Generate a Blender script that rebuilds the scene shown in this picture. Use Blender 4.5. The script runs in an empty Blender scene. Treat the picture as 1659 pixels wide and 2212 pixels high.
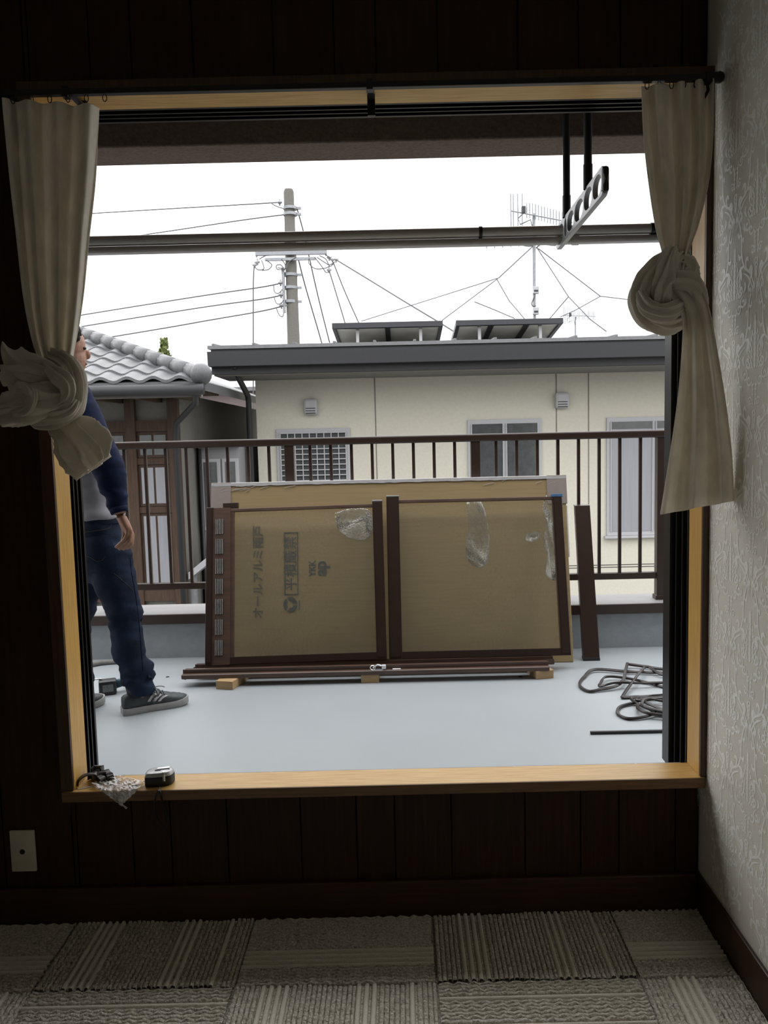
import bpy, bmesh, math, random
from mathutils import Vector, Matrix, noise
random.seed(7)
R = math.radians
PI = math.pi
scene = bpy.context.scene
col = scene.collection

# ------------------------------------------------------------------ camera
F, PX, PY, CAMZ = 1725.0, 868.0, 1106.0, 1.34      # focal length and principal point in photo pixels
PITCH, ROLL = R(5.2), R(1.31)
FW = Vector((0, math.cos(PITCH), -math.sin(PITCH)))
U0 = Vector((0, math.sin(PITCH), math.cos(PITCH)))
RT = Vector((math.cos(ROLL), 0, 0)) - U0 * math.sin(ROLL)
UP = Vector((math.sin(ROLL), 0, 0)) + U0 * math.cos(ROLL)
cd = bpy.data.cameras.new('camera')
cam = bpy.data.objects.new('camera', cd)
col.objects.link(cam)
cd.sensor_fit = 'VERTICAL'
cd.sensor_height = 36.0
cd.sensor_width = 27.0
cd.lens = F / 2212.0 * 36.0
cd.shift_x = -(PX - 829.5) / 2212.0
cd.clip_start = 0.02
cd.clip_end = 400
m = Matrix((RT, UP, -FW)).transposed().to_4x4()
m.translation = (0, 0, CAMZ)
cam.matrix_world = m
scene.camera = cam

# ------------------------------------------------------------------ sky, exposure
scene.view_settings.view_transform = 'Standard'
scene.view_settings.look = 'None'
scene.view_settings.gamma = 1.0
scene.view_settings.use_curve_mapping = False
scene.view_settings.exposure = 0.0
SKY = 5.1                                         # zenith brightness of the overcast sky
w = bpy.data.worlds.new('overcast_sky')
scene.world = w
w.use_nodes = True
nt = w.node_tree
nt.nodes.clear()
wo = nt.nodes.new('ShaderNodeOutputWorld')
bg = nt.nodes.new('ShaderNodeBackground')
tc = nt.nodes.new('ShaderNodeTexCoord')
mp = nt.nodes.new('ShaderNodeMapping')
mp.inputs['Scale'].default_value = (1.0, 1.0, 3.5)
nz = nt.nodes.new('ShaderNodeTexNoise')
nz.inputs['Scale'].default_value = 3.0
nz.inputs['Detail'].default_value = 5.0
nz.inputs['Roughness'].default_value = 0.5
rp = nt.nodes.new('ShaderNodeValToRGB')
rp.color_ramp.elements[0].position = 0.30
rp.color_ramp.elements[0].color = (0.44, 0.45, 0.48, 1)
rp.color_ramp.elements[1].position = 0.54
rp.color_ramp.elements[1].color = (1.0, 1.0, 1.0, 1)
sx_ = nt.nodes.new('ShaderNodeSeparateXYZ')
mz = nt.nodes.new('ShaderNodeMath'); mz.operation = 'MAXIMUM'; mz.inputs[1].default_value = 0.0
ma = nt.nodes.new('ShaderNodeMath'); ma.operation = 'MULTIPLY_ADD'                  # overcast law (1 + 2 sin h) / 3
ma.inputs[1].default_value = SKY * 2 / 3
ma.inputs[2].default_value = SKY / 3
nt.links.new(tc.outputs['Generated'], mp.inputs['Vector'])
nt.links.new(tc.outputs['Generated'], sx_.inputs['Vector'])
nt.links.new(sx_.outputs['Z'], mz.inputs[0])
nt.links.new(mz.outputs['Value'], ma.inputs[0])
nt.links.new(mp.outputs['Vector'], nz.inputs['Vector'])
nt.links.new(nz.outputs['Fac'], rp.inputs['Fac'])
nt.links.new(rp.outputs['Color'], bg.inputs['Color'])
nt.links.new(ma.outputs['Value'], bg.inputs['Strength'])
nt.links.new(bg.outputs['Background'], wo.inputs['Surface'])
scene.cycles.use_denoising = True
scene.cycles.max_bounces = 10
scene.cycles.diffuse_bounces = 5
scene.cycles.transparent_max_bounces = 16

# ------------------------------------------------------------------ measuring helpers (photo pixel -> point at a known distance)
def ray(x, y):
    return FW + RT * ((x - PX) / F) + UP * ((PY - y) / F)
def atY(x, y, Y):
    d = ray(x, y)
    return Vector((0, 0, CAMZ)) + d * (Y / d.y)
def atZ(x, y, Z):
    d = ray(x, y)
    return Vector((0, 0, CAMZ)) + d * ((Z - CAMZ) / d.z)
def onlean(x, y, Y0, Z0, th):
    d = ray(x, y)
    c, s = math.cos(th), math.sin(th)
    t = (Y0 * c - (Z0 - CAMZ) * s) / (d.y * c - d.z * s)
    q = Vector((0, 0, CAMZ)) + d * t
    return q.x, (q.y - Y0) * s + (q.z - Z0) * c
def crom(pts, n):
    """Catmull-Rom through tuples of equal length, n samples"""
    P = [tuple(p) for p in pts]
    out = []
    k = len(P) - 1
    for i in range(n):
        t = i / (n - 1) * k
        a = min(int(t), k - 1)
        f = t - a
        p0, p1, p2, p3 = P[max(a - 1, 0)], P[a], P[a + 1], P[min(a + 2, k)]
        out.append(tuple(0.5 * (2 * b + (c - a_) * f + (2 * a_ - 5 * b + 4 * c - d) * f * f + (3 * b - a_ - 3 * c + d) * f ** 3)
                         for a_, b, c, d in zip(p0, p1, p2, p3)))
    return out

# ------------------------------------------------------------------ materials
MATS = {}
def mat(name, c, rough=0.6, metal=0.0, vary=0.12, scale=(8, 8, 8), nscale=4.0, bump=0.0, bscale=60.0, spec=0.5,
        c2=None, transl=0.0, coord='Object', detail=4.0, sheen=0.0):
    if name in MATS:
        return MATS[name]
    mm = bpy.data.materials.new(name)
    mm.use_nodes = True
    t = mm.node_tree
    b = t.nodes['Principled BSDF']
    b.inputs['Roughness'].default_value = rough
    b.inputs['Metallic'].default_value = metal
    b.inputs['Specular IOR Level'].default_value = spec
    if sheen:
        b.inputs['Sheen Weight'].default_value = sheen
    co = t.nodes.new('ShaderNodeTexCoord')
    mpn = t.nodes.new('ShaderNodeMapping')
    mpn.inputs['Scale'].default_value = scale
    n = t.nodes.new('ShaderNodeTexNoise')
    n.inputs['Scale'].default_value = nscale
    n.inputs['Detail'].default_value = detail
    r = t.nodes.new('ShaderNodeValToRGB')
    if c2 is None:
        c2 = tuple(min(1, x * (1 + vary)) for x in c)
        c1 = tuple(x * (1 - vary) for x in c)
    else:
        c1 = c
    r.color_ramp.elements[0].position = 0.32
    r.color_ramp.elements[1].position = 0.68
    r.color_ramp.elements[0].color = (*c1, 1)
    r.color_ramp.elements[1].color = (*c2, 1)
    t.links.new(co.outputs[coord], mpn.inputs['Vector'])
    t.links.new(mpn.outputs['Vector'], n.inputs['Vector'])
    t.links.new(n.outputs['Fac'], r.inputs['Fac'])
    t.links.new(r.outputs['Color'], b.inputs['Base Color'])
    if bump:
        n2 = t.nodes.new('ShaderNodeTexNoise')
        n2.inputs['Scale'].default_value = bscale
        n2.inputs['Detail'].default_value = 3.0
        bp = t.nodes.new('ShaderNodeBump')
        bp.inputs['Strength'].default_value = bump
        bp.inputs['Distance'].default_value = 0.01
        t.links.new(mpn.outputs['Vector'] if coord != 'Object' else co.outputs['Object'], n2.inputs['Vector'])
        t.links.new(n2.outputs['Fac'], bp.inputs['Height'])
        t.links.new(bp.outputs['Normal'], b.inputs['Normal'])
    if transl:
        tl = t.nodes.new('ShaderNodeBsdfTranslucent')
        t.links.new(r.outputs['Color'], tl.inputs['Color'])
        mx = t.nodes.new('ShaderNodeMixShader')
        mx.inputs['Fac'].default_value = transl
        o = t.nodes['Material Output']
        t.links.new(b.outputs['BSDF'], mx.inputs[1])
        t.links.new(tl.outputs['BSDF'], mx.inputs[2])
        t.links.new(mx.outputs['Shader'], o.inputs['Surface'])
    MATS[name] = mm
    return mm

def sheet_glass(name, tint, gloss, rough, bump=0.0, bscale=80.0, haze=0.0):
    """thin pane: light passes straight through, with a tint and a glossy skin"""
    if name in MATS:
        return MATS[name]
    mm = bpy.data.materials.new(name)
    mm.use_nodes = True
    t = mm.node_tree
    t.nodes.remove(t.nodes['Principled BSDF'])
    o = t.nodes['Material Output']
    tr = t.nodes.new('ShaderNodeBsdfTransparent')
    tr.inputs['Color'].default_value = (*tint, 1)
    g = t.nodes.new('ShaderNodeBsdfGlossy')
    g.inputs['Roughness'].default_value = rough
    mx = t.nodes.new('ShaderNodeMixShader')
    lw = t.nodes.new('ShaderNodeLayerWeight')
    lw.inputs['Blend'].default_value = 0.5
    pw = t.nodes.new('ShaderNodeMath'); pw.operation = 'POWER'; pw.inputs[1].default_value = 4.0
    ad = t.nodes.new('ShaderNodeMath'); ad.operation = 'MULTIPLY_ADD'; ad.inputs[1].default_value = 0.8; ad.inputs[2].default_value = gloss
    t.links.new(lw.outputs['Facing'], pw.inputs[0])
    t.links.new(pw.outputs['Value'], ad.inputs[0])
    t.links.new(ad.outputs['Value'], mx.inputs['Fac'])
    if bump:
        co = t.nodes.new('ShaderNodeTexCoord')
        n2 = t.nodes.new('ShaderNodeTexNoise')
        n2.inputs['Scale'].default_value = bscale
        bp = t.nodes.new('ShaderNodeBump')
        bp.inputs['Strength'].default_value = bump
        bp.inputs['Distance'].default_value = 0.01
        t.links.new(co.outputs['Object'], n2.inputs['Vector'])
        t.links.new(n2.outputs['Fac'], bp.inputs['Height'])
        t.links.new(bp.outputs['Normal'], g.inputs['Normal'])
    if haze:
        d = t.nodes.new('ShaderNodeBsdfDiffuse')  # pale diffuse mixed in as painted haze that lightens the sheet
        d.inputs['Color'].default_value = (0.5, 0.5, 0.44, 1)
        m0 = t.nodes.new('ShaderNodeMixShader')
        m0.inputs['Fac'].default_value = haze
        t.links.new(tr.outputs['BSDF'], m0.inputs[1])
        t.links.new(d.outputs['BSDF'], m0.inputs[2])
        t.links.new(m0.outputs['Shader'], mx.inputs[1])
    else:
        t.links.new(tr.outputs['BSDF'], mx.inputs[1])
    t.links.new(g.outputs['BSDF'], mx.inputs[2])
    t.links.new(mx.outputs['Shader'], o.inputs['Surface'])
    MATS[name] = mm
    return mm

# ------------------------------------------------------------------ mesh builder
class MB:
    def __init__(s):
        s.v, s.f, s.mi = [], [], []
    def add(s, vs, fs, mi=0):
        b = len(s.v)
        s.v += [tuple(v) for v in vs]
        s.f += [tuple(i + b for i in f) for f in fs]
        s.mi += [mi] * len(fs)
        return s
    def box(s, x0, x1, y0, y1, z0, z1, mi=0, bev=0.0):
        if bev > 0:
            bm = bmesh.new()
            bmesh.ops.create_cube(bm, size=1.0)
            for v in bm.verts:
                v.co = ((x0 + x1) / 2 + v.co.x * (x1 - x0), (y0 + y1) / 2 + v.co.y * (y1 - y0), (z0 + z1) / 2 + v.co.z * (z1 - z0))
            bmesh.ops.bevel(bm, geom=list(bm.edges), offset=bev, segments=2, affect='EDGES', profile=0.5)
            bm.verts.index_update()
            s.add([v.co[:] for v in bm.verts], [[v.index for v in f.verts] for f in bm.faces], mi)
            bm.free()
            return s
        vs = [(x, y, z) for x in (x0, x1) for y in (y0, y1) for z in (z0, z1)]
        return s.add(vs, [(0, 1, 3, 2), (4, 6, 7, 5), (0, 4, 5, 1), (2, 3, 7, 6), (0, 2, 6, 4), (1, 5, 7, 3)], mi)
    def hexa(s, pts, mi=0):
        """8 points: bottom ring 0-3, top ring 4-7"""
        return s.add(pts, [(3, 2, 1, 0), (4, 5, 6, 7), (0, 1, 5, 4), (1, 2, 6, 5), (2, 3, 7, 6), (3, 0, 4, 7)], mi)
    def tube(s, path, rad, n=8, cap=True, mi=0, closed=False, flat=1.0, prof=None, twist=0.0, up=None):
        """sweep a ring along a path; rad number or list; prof(a, t) scales the radius"""
        P = [Vector(p) for p in path]
        k = len(P)
        rad = [rad] * k if isinstance(rad, (int, float)) else list(rad)
        T = []
        for i in range(k):
            a = P[(i - 1) % k] if (closed or i > 0) else P[i]
            b = P[(i + 1) % k] if (closed or i < k - 1) else P[i]
            d = b - a
            T.append(d.normalized() if d.length > 1e-9 else Vector((0, 0, 1)))
        u = Vector(up) if up else (Vector((0, 0, 1)) if abs(T[0].z) < 0.9 else Vector((0, 1, 0)))
        nrm = (u - T[0] * u.dot(T[0])).normalized()
        vs = []
        for i in range(k):
            nrm = nrm - T[i] * nrm.dot(T[i])
            nrm = nrm.normalized() if nrm.length > 1e-6 else T[i].orthogonal().normalized()
            bi = T[i].cross(nrm)
            for j in range(n):
                a = 2 * PI * j / n
                r = rad[i] * (prof(a, i / max(1, k - 1)) if prof else 1.0)
                aa = a + twist * i / max(1, k - 1)
                vs.append(P[i] + nrm * (math.cos(aa) * r) + bi * (math.sin(aa) * r * flat))
        fs = []
        for i in range(k if closed else k - 1):
            for j in range(n):
                a, b = i * n + j, i * n + (j + 1) % n
                c, d = ((i + 1) % k) * n + (j + 1) % n, ((i + 1) % k) * n + j
                fs.append((a, b, c, d))
        if cap and not closed:
            fs.append(tuple(range(n))[::-1])
            fs.append(tuple((k - 1) * n + j for j in range(n)))
        return s.add(vs, fs, mi)
    def cyl(s, a, b, r, n=12, mi=0, r2=None):
        return s.tube([a, b], [r, r if r2 is None else r2], n, mi=mi)
    def rings(s, rings, mi=0, cap=True):
        """loft equal-length closed rings"""
        n = len(rings[0])
        vs = [p for rg in rings for p in rg]
        fs = []
        for i in range(len(rings) - 1):
            for j in range(n):
                fs.append((i * n + j, i * n + (j + 1) % n, (i + 1) * n + (j + 1) % n, (i + 1) * n + j))
        if cap:
            fs.append(tuple(range(n))[::-1])
            fs.append(tuple((len(rings) - 1) * n + j for j in range(n)))
        return s.add(vs, fs, mi)
    def prism(s, pts, axis, a, b, mi=0):
        """outline pts (2D) extruded along axis from a to b"""
        def P(p, h):
            return {'x': (h, p[0], p[1]), 'y': (p[0], h, p[1]), 'z': (p[0], p[1], h)}[axis]
        n = len(pts)
        vs = [P(p, a) for p in pts] + [P(p, b) for p in pts]
        fs = [tuple(range(n))[::-1], tuple(range(n, 2 * n))] + [(i, (i + 1) % n, n + (i + 1) % n, n + i) for i in range(n)]
        return s.add(vs, fs, mi)
    def ball(s, c, r, n=10, k=7, mi=0, sc=(1, 1, 1)):
        c = Vector(c)
        rg = []
        for i in range(1, k):
            ph = -PI / 2 + PI * i / k
            rg.append([c + Vector((math.cos(2 * PI * j / n) * math.cos(ph) * r * sc[0], math.sin(2 * PI * j / n) * math.cos(ph) * r * sc[1], math.sin(ph) * r * sc[2])) for j in range(n)])
        return s.rings(rg, mi)
    def grid(s, rows, mi=0):
        nu = len(rows[0])
        vs = [p for r_ in rows for p in r_]
        fs = [(i * nu + j, i * nu + j + 1, (i + 1) * nu + j + 1, (i + 1) * nu + j) for i in range(len(rows) - 1) for j in range(nu - 1)]
        return s.add(vs, fs, mi)
    def mesh(s, name, mats, smooth=False, fix=True):
        me = bpy.data.meshes.new(name)
        me.from_pydata(s.v, [], s.f)
        for q in mats if isinstance(mats, (list, tuple)) else [mats]:
            me.materials.append(q)
        if any(s.mi):
            me.polygons.foreach_set('material_index', s.mi)
        if fix:
            bm = bmesh.new()
            bm.from_mesh(me)
            bmesh.ops.recalc_face_normals(bm, faces=bm.faces)
            bm.to_mesh(me)
            bm.free()
        if smooth is True:
            me.polygons.foreach_set('use_smooth', [True] * len(me.polygons))
        elif smooth:
            me.polygons.foreach_set('use_smooth', [True] * len(me.polygons))
            try:
                me.set_sharp_from_angle(angle=R(smooth))
            except Exception:
                pass
        me.update()
        return me
    def build(s, name, mats, parent=None, smooth=False, fix=True):
        o = bpy.data.objects.new(name, s.mesh(name, mats, smooth, fix))
        col.objects.link(o)
        if parent is not None:
            o.parent = parent
        return o

def thing(name, label, cat, loc=(0, 0, 0), rot=(0, 0, 0), group=None):
    o = bpy.data.objects.new(name, None)
    col.objects.link(o)
    o.empty_display_size = 0.05
    o.location = loc
    o.rotation_euler = rot
    o['label'] = label
    o['category'] = cat
    if group:
        o['group'] = group
    return o
def tag(o, label, cat, group=None):
    o['label'] = label
    o['category'] = cat
    if group:
        o['group'] = group
    return o
def struct(o, label=None, cat=None):
    o['kind'] = 'structure'
    if label:
        o['label'] = label
        o['category'] = cat
    return o
def empty(name, parent=None):
    o = bpy.data.objects.new(name, None)
    col.objects.link(o)
    o.parent = parent
    return o
def inst(me, name, parent, loc=(0, 0, 0), rot=(0, 0, 0), sc=(1, 1, 1)):
    o = bpy.data.objects.new(name, me)
    col.objects.link(o)
    o.parent = parent
    o.location = loc
    o.rotation_euler = rot
    o.scale = sc
    return o
def bake(o, mods):
    """apply modifiers: mods is a list of (type, {attr: value})"""
    for ty, at in mods:
        md = o.modifiers.new(ty, ty)
        for k_, v_ in at.items():
            setattr(md, k_, v_)
    bpy.context.view_layer.update()
    dg = bpy.context.evaluated_depsgraph_get()
    me = bpy.data.meshes.new_from_object(o.evaluated_get(dg))
    old = o.data
    ms = list(old.materials)
    o.modifiers.clear()
    me.materials.clear()
    for q in ms:
        me.materials.append(q)
    o.data = me
    me.polygons.foreach_set('use_smooth', [True] * len(me.polygons))
    return o

# ------------------------------------------------------------------ palette
M_plank = mat('dark_panel_wood', (0.020, 0.0075, 0.003), 0.5, scale=(30, 30, 1.6), nscale=3, c2=(0.044, 0.017, 0.0065), bump=0.05, spec=0.25)
M_base = mat('reddish_skirting_wood', (0.045, 0.018, 0.009), 0.4, scale=(2, 30, 30), nscale=3, vary=0.25)
M_jamb = mat('honey_frame_wood', (0.52, 0.29, 0.068), 0.38, scale=(60, 60, 3), nscale=3, c2=(0.66, 0.395, 0.105), bump=0.04, bscale=200)
M_jambh = mat('honey_frame_wood_flat', (0.52, 0.29, 0.068), 0.38, scale=(3, 60, 60), nscale=3, c2=(0.70, 0.45, 0.16), bump=0.04, bscale=200)
M_casing = mat('brown_casing_wood', (0.060, 0.026, 0.011), 0.4, scale=(50, 50, 3), nscale=3, vary=0.25)
M_black = mat('black_aluminium', (0.010, 0.010, 0.011), 0.35, spec=0.4, vary=0.05)
M_paper = mat('damask_paper_ground', (0.75, 0.72, 0.635), 0.5, vary=0.03, nscale=30, bump=0.06, bscale=400)
M_papat = mat('damask_paper_figure', (0.96, 0.945, 0.89), 0.3, vary=0.03, nscale=30, bump=0.10, bscale=500)
M_loop = mat('carpet_loop_pile', (0.52, 0.48, 0.39), 0.95, scale=(1, 1, 1), nscale=160, c2=(0.86, 0.82, 0.72), bump=0.9, bscale=140, spec=0.1, detail=2)
M_strp = mat('carpet_pale_stripe', (0.82, 0.78, 0.67), 0.95, nscale=60, vary=0.10, bump=0.35, bscale=300, spec=0.1)
M_ceil = mat('plain_ceiling_paper', (0.70, 0.68, 0.63), 0.9, vary=0.03)
M_room = mat('beige_room_paper', (0.66, 0.64, 0.57), 0.9, vary=0.03)
M_plate = mat('cream_plastic', (0.62, 0.58, 0.47), 0.45, vary=0.04)
M_dark = mat('flat_dark', (0.012, 0.011, 0.010), 0.6, vary=0.05)
M_stucco = mat('brown_stucco', (0.17, 0.13, 0.108), 0.95, nscale=10, vary=0.15, bump=0.5, bscale=50, spec=0.1)
M_siding = mat('house_siding', (0.45, 0.42, 0.36), 0.8, vary=0.05)
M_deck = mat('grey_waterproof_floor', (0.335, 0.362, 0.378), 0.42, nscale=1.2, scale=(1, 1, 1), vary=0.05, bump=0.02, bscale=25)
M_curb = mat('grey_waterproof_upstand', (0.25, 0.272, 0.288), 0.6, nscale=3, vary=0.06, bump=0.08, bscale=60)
M_bronze = mat('bronze_aluminium', (0.030, 0.017, 0.012), 0.32, vary=0.08, spec=0.5)
M_bronze2 = mat('worn_bronze_aluminium', (0.085, 0.050, 0.036), 0.38, vary=0.18, nscale=8, scale=(1, 8, 8), spec=0.5)
M_coping = mat('pale_coping_metal', (0.25, 0.243, 0.243), 0.45, vary=0.04)
M_galv = mat('galvanised_metal', (0.27, 0.28, 0.295), 0.45, metal=0.6, vary=0.12)
M_steel = mat('bright_steel', (0.62, 0.62, 0.62), 0.25, metal=0.9, vary=0.06)
M_white = mat('white_enamel', (0.74, 0.75, 0.76), 0.4, vary=0.03)
M_ground = mat('asphalt_ground', (0.16, 0.16, 0.155), 0.9, nscale=8, vary=0.15)

WX0, WX1 = -0.917, 0.800            # wooden window opening
WZ0, WZ1 = 0.400, 2.229
WY = 2.155                          # room face of the window wall
XR = 0.818                          # right-hand wall
XL, YB, ZC = -2.9, -1.9, 2.60

# ------------------------------------------------------------------ room shell
flo = struct(MB().box(XL, XR + .1, YB, WY + .05, -0.12, -0.006).build('floor', M_loop))
def carpet_tile(x0, x1, y0, y1, along_y):
    """profile of loop ribs and flat pale stripes across the tile, run along the other way"""
    W_ = .5
    prof = []                       # (start, end, height, material)
    u = 0.0
    def loops(to):
        nonlocal u
        while u < to - 1e-6:
            e = min(to, u + .0125)
            prof.append((u, e, .0035, 0))
            u = e
    def stripes(n):
        nonlocal u
        for _ in range(n):
            prof.append((u, u + .013, .0062, 1))
            prof.append((u + .013, u + .019, -.001, 0))
            u += .019
    loops(.065); stripes(4); loops(.30); stripes(3); loops(.43); stripes(1); loops(.5)
    A0, A1 = (x0, x1) if along_y else (y0, y1)
    B0, B1 = (y0, y1) if along_y else (x0, x1)
    b = MB()
    for (a, e, h, mi) in prof:
        a, e = A0 + a, min(A0 + e, A1)
        if a >= A1 - 1e-4:
            break
        w_ = e - a
        cs = [(a, -.004), (a + .12 * w_, h * .6), (a + .3 * w_, h), (e - .3 * w_, h), (e - .12 * w_, h * .6), (e, -.004)]
        rows = []
        nseg = 2 if mi else 40
        for k_ in range(nseg + 1):
            t = B0 + .0015 + (B1 - B0 - .003) * k_ / nseg
            hh = 1.0
            rw = []
            for q, z in cs:
                jit = 0 if (mi or z < 0) else .0028 * math.sin(t * 330 + a * 977) + .0012 * math.sin(t * 701 + a * 311)
                rw.append((q, t, z + jit) if along_y else (t, q, z + jit))
            rows.append(rw)
        b.grid(rows, mi)
    return b.build('carpet_tile', [M_loop, M_strp], flo, smooth=True)
XT = [.06 + .5 * k_ for k_ in range(-5, 3)]
for r_, (ya, yb) in enumerate(((1.862, 2.14), (1.362, 1.858), (.862, 1.358))):
    for k_ in range(len(XT) - 1):
        x0, x1 = XT[k_] + .002, min(XT[k_ + 1] - .002, XR - .012)
        if x1 - x0 < .02:
            continue
        carpet_tile(x0, x1, ya, yb, (k_ + r_) % 2 == 1)

ceil = struct(MB().box(XL, XR + .1, YB, WY + .14, ZC, ZC + .1).build('ceiling', M_ceil))
wl = struct(MB().box(XL - .1, XL, YB, WY + .14, -.12, ZC + .1).build('wall_left', M_room))
wb = struct(MB().box(XL - .1, XR + .1, YB - .1, YB, -.12, ZC + .1).build('wall_back', M_room))

# window wall: core with the opening, boards as pieces
YO = 2.335                          # outer face
core = MB()
core.box(XL - .1, WX0 - .04, WY + .012, YO, -.12, 2.62)
core.box(WX1 + .04, XR + 2.2, WY + .012, YO, -.12, 2.62)
core.box(WX0 - .04, WX1 + .04, WY + .012, YO, -.12, .29)
core.box(WX0 - .04, WX1 + .04, WY + .012, YO, WZ1 + .045, 2.62)
wf = struct(core.build('wall_front', [M_dark]))
wid = [.1565, .1075, .159, .207]
gx, k_ = -.934, 0
edges = [gx]
x = gx
while x < XR + .02:
    x += wid[k_ % 4]; k_ += 1
    edges.append(x)
x, k_ = gx, 3
pre = []
while x > XL:
    x -= wid[k_ % 4]; k_ -= 1
    pre.append(x)
edges = pre[::-1] + edges
cx0, cx1 = WX0 - .03, WX1 + .012
def plank(x0, x1, z0, z1):
    if x1 - x0 > .008 and z1 - z0 > .01:
        MB().box(x0 + .0016, x1 - .0016, WY, WY + .012, z0, z1, bev=.0016).build('wall_board', M_plank, wf)
for a, b in zip(edges[:-1], edges[1:]):
    a, b = max(a, XL), min(b, XR)
    if b <= cx0:
        plank(a, b, .10, ZC)
        continue
    if a < cx0:
        plank(a, cx0 , .10, ZC)
        a = cx0
    if b > cx1:
        if b - max(a, cx1) > .004:
            plank(max(a, cx1), b, .10, ZC)
        b = min(b, cx1)
    if b - a > .005:
        plank(a, b, .10, .372)
        plank(a, b, WZ1 + .03, ZC)
struct(MB().box(XL, XR - .011, 2.14, WY + .011, -.005, .104, bev=.004).build('baseboard_front', M_base))
struct(MB().box(XR - .011, XR, YB, WY + .011, -.005, .104, bev=.003).build('baseboard_right', M_base))

# right-hand wall with embossed damask paper
wr = struct(MB().box(XR, XR + .1, YB, WY + .011, -.12, ZC + .1).build('wall_right', M_paper))
def damask():
    b = MB()
    W_, H_ = .235, .345
    def stroke(pts, wd, oy, oz, mir, n=12, tip=.15):
        P = crom(pts, n)
        rows = []
        for i, p in enumerate(P):
            a, c = P[max(i - 1, 0)], P[min(i + 1, n - 1)]
            dx, dz = c[0] - a[0], c[1] - a[1]
            l = math.hypot(dx, dz) or 1
            t = i / (n - 1)
            ww = wd * (tip + (1 - tip) * math.sin(PI * min(1, t * .9 + .05)) ** .8)
            nx, nz_ = -dz / l * ww, dx / l * ww
            rows.append([(XR - .0005, oy + mir * (p[0] + nx), oz + p[1] + nz_), (XR - .0007, oy + mir * p[0], oz + p[1]), (XR - .0005, oy + mir * (p[0] - nx), oz + p[1] - nz_)])
        b.grid(rows)
    def spiral(cx, cz, r0, a0, turns, wd, oy, oz, mir):
        pts = [(cx + r0 * (1 - t) * math.cos(a0 + turns * 2 * PI * t), cz + r0 * (1 - t) * math.sin(a0 + turns * 2 * PI * t)) for t in [i / 9 for i in range(10)]]
        stroke(pts, wd, oy, oz, mir, 14, .5)
    def motif(oy, oz):
        for mi in (-1, 1):
            # pineapple head of small petals
            for rw in range(7):
                z = .020 + rw * .0125
                half = .028 * (1 - (rw / 7.2) ** 1.6)
                nn = max(1, int(half / .009))
                for q in range(nn + 1):
                    xx = q * half / max(nn, 1)
                    stroke([(xx, z - .006), (xx + .003 + .003 * q, z), (xx + .001 + .002 * q, z + .008)], .0034, oy, oz, mi, 5)
            for q in range(3):                                   # crest
                stroke([(0.0, .10 + q * .01), (.004 - q * .001, .108 + q * .01), (0, .118 + q * .01)], .003, oy, oz, mi, 5)
            # C-scrolls either side and below
            spiral(.036, .030, .017, 2.6, 1.4, .0032, oy, oz, mi)
            spiral(.050, .000, .016, 1.7, 1.4, .0032, oy, oz, mi)
            spiral(.028, -.012, .015, 2.9, 1.3, .0032, oy, oz, mi)
            spiral(.020, -.062, .012, .6, 1.3, .0028, oy, oz, mi)
            stroke([(.038, .050), (.040, .066), (.033, .078)], .0045, oy, oz, mi, 7)
            stroke([(.052, .022), (.062, .034), (.058, .046)], .0045, oy, oz, mi, 7)
            stroke([(.060, -.010), (.066, -.002), (.066, .010)], .004, oy, oz, mi, 7)
            for q in range(5):
                stroke([(.001 + .004 * q * .5, -.02 - .011 * q), (.010 - .001 * q, -.026 - .011 * q), (.012 - .0015 * q, -.016 - .011 * q)], .0034, oy, oz, mi, 6)
            # pendant drops
            for q in range(4):
                stroke([(.0, -.082 - .010 * q), (.007 - .0012 * q, -.087 - .010 * q), (.002, -.096 - .010 * q)], .0032, oy, oz, mi, 6)
            # ogee stem with acanthus curls that frames the next motif
            stroke([(.006, -.175), (.012, -.140), (.030, -.110), (.062, -.092), (.078, -.060), (.080, -.020), (.096, .020), (.112, .045)], .0036, oy, oz, mi, 22)
            stroke([(.012, -.170), (.020, -.142), (.040, -.118), (.066, -.105)], .0030, oy, oz, mi, 12)
            stroke([(.040, -.108), (.026, -.098), (.022, -.112), (.030, -.124)], .0060, oy, oz, mi, 10)
            stroke([(.050, -.098), (.056, -.080), (.046, -.074), (.040, -.082)], .0050, oy, oz, mi, 10)
            stroke([(.066, -.090), (.082, -.092), (.086, -.106), (.078, -.112)], .0060, oy, oz, mi, 10)
            stroke([(.078, -.060), (.090, -.066), (.096, -.054)], .0045, oy, oz, mi, 8)
            stroke([(.080, -.030), (.070, -.024), (.070, -.036)], .004, oy, oz, mi, 8)
            stroke([(.083, -.010), (.094, -.016), (.099, -.004)], .004, oy, oz, mi, 8)
            stroke([(.094, .016), (.086, .026), (.080, .018)], .004, oy, oz, mi, 8)
            stroke([(.016, -.150), (.008, -.138), (.004, -.150)], .004, oy, oz, mi, 8)
            stroke([(.026, -.128), (.036, -.138), (.040, -.150)], .004, oy, oz, mi, 8)
    for c_ in range(7):
        oy = 2.09 - c_ * .1175
        for r_ in range(-1, 8):
            oz = .09 + r_ * H_ + (H_ / 2 if c_ % 2 else 0)
            if .10 < oz < 2.40:
                motif(oy, oz)
    return b
dm = damask().build('embossed_pattern', M_papat, wr, fix=False)
dm['kind'] = 'stuff'

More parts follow.
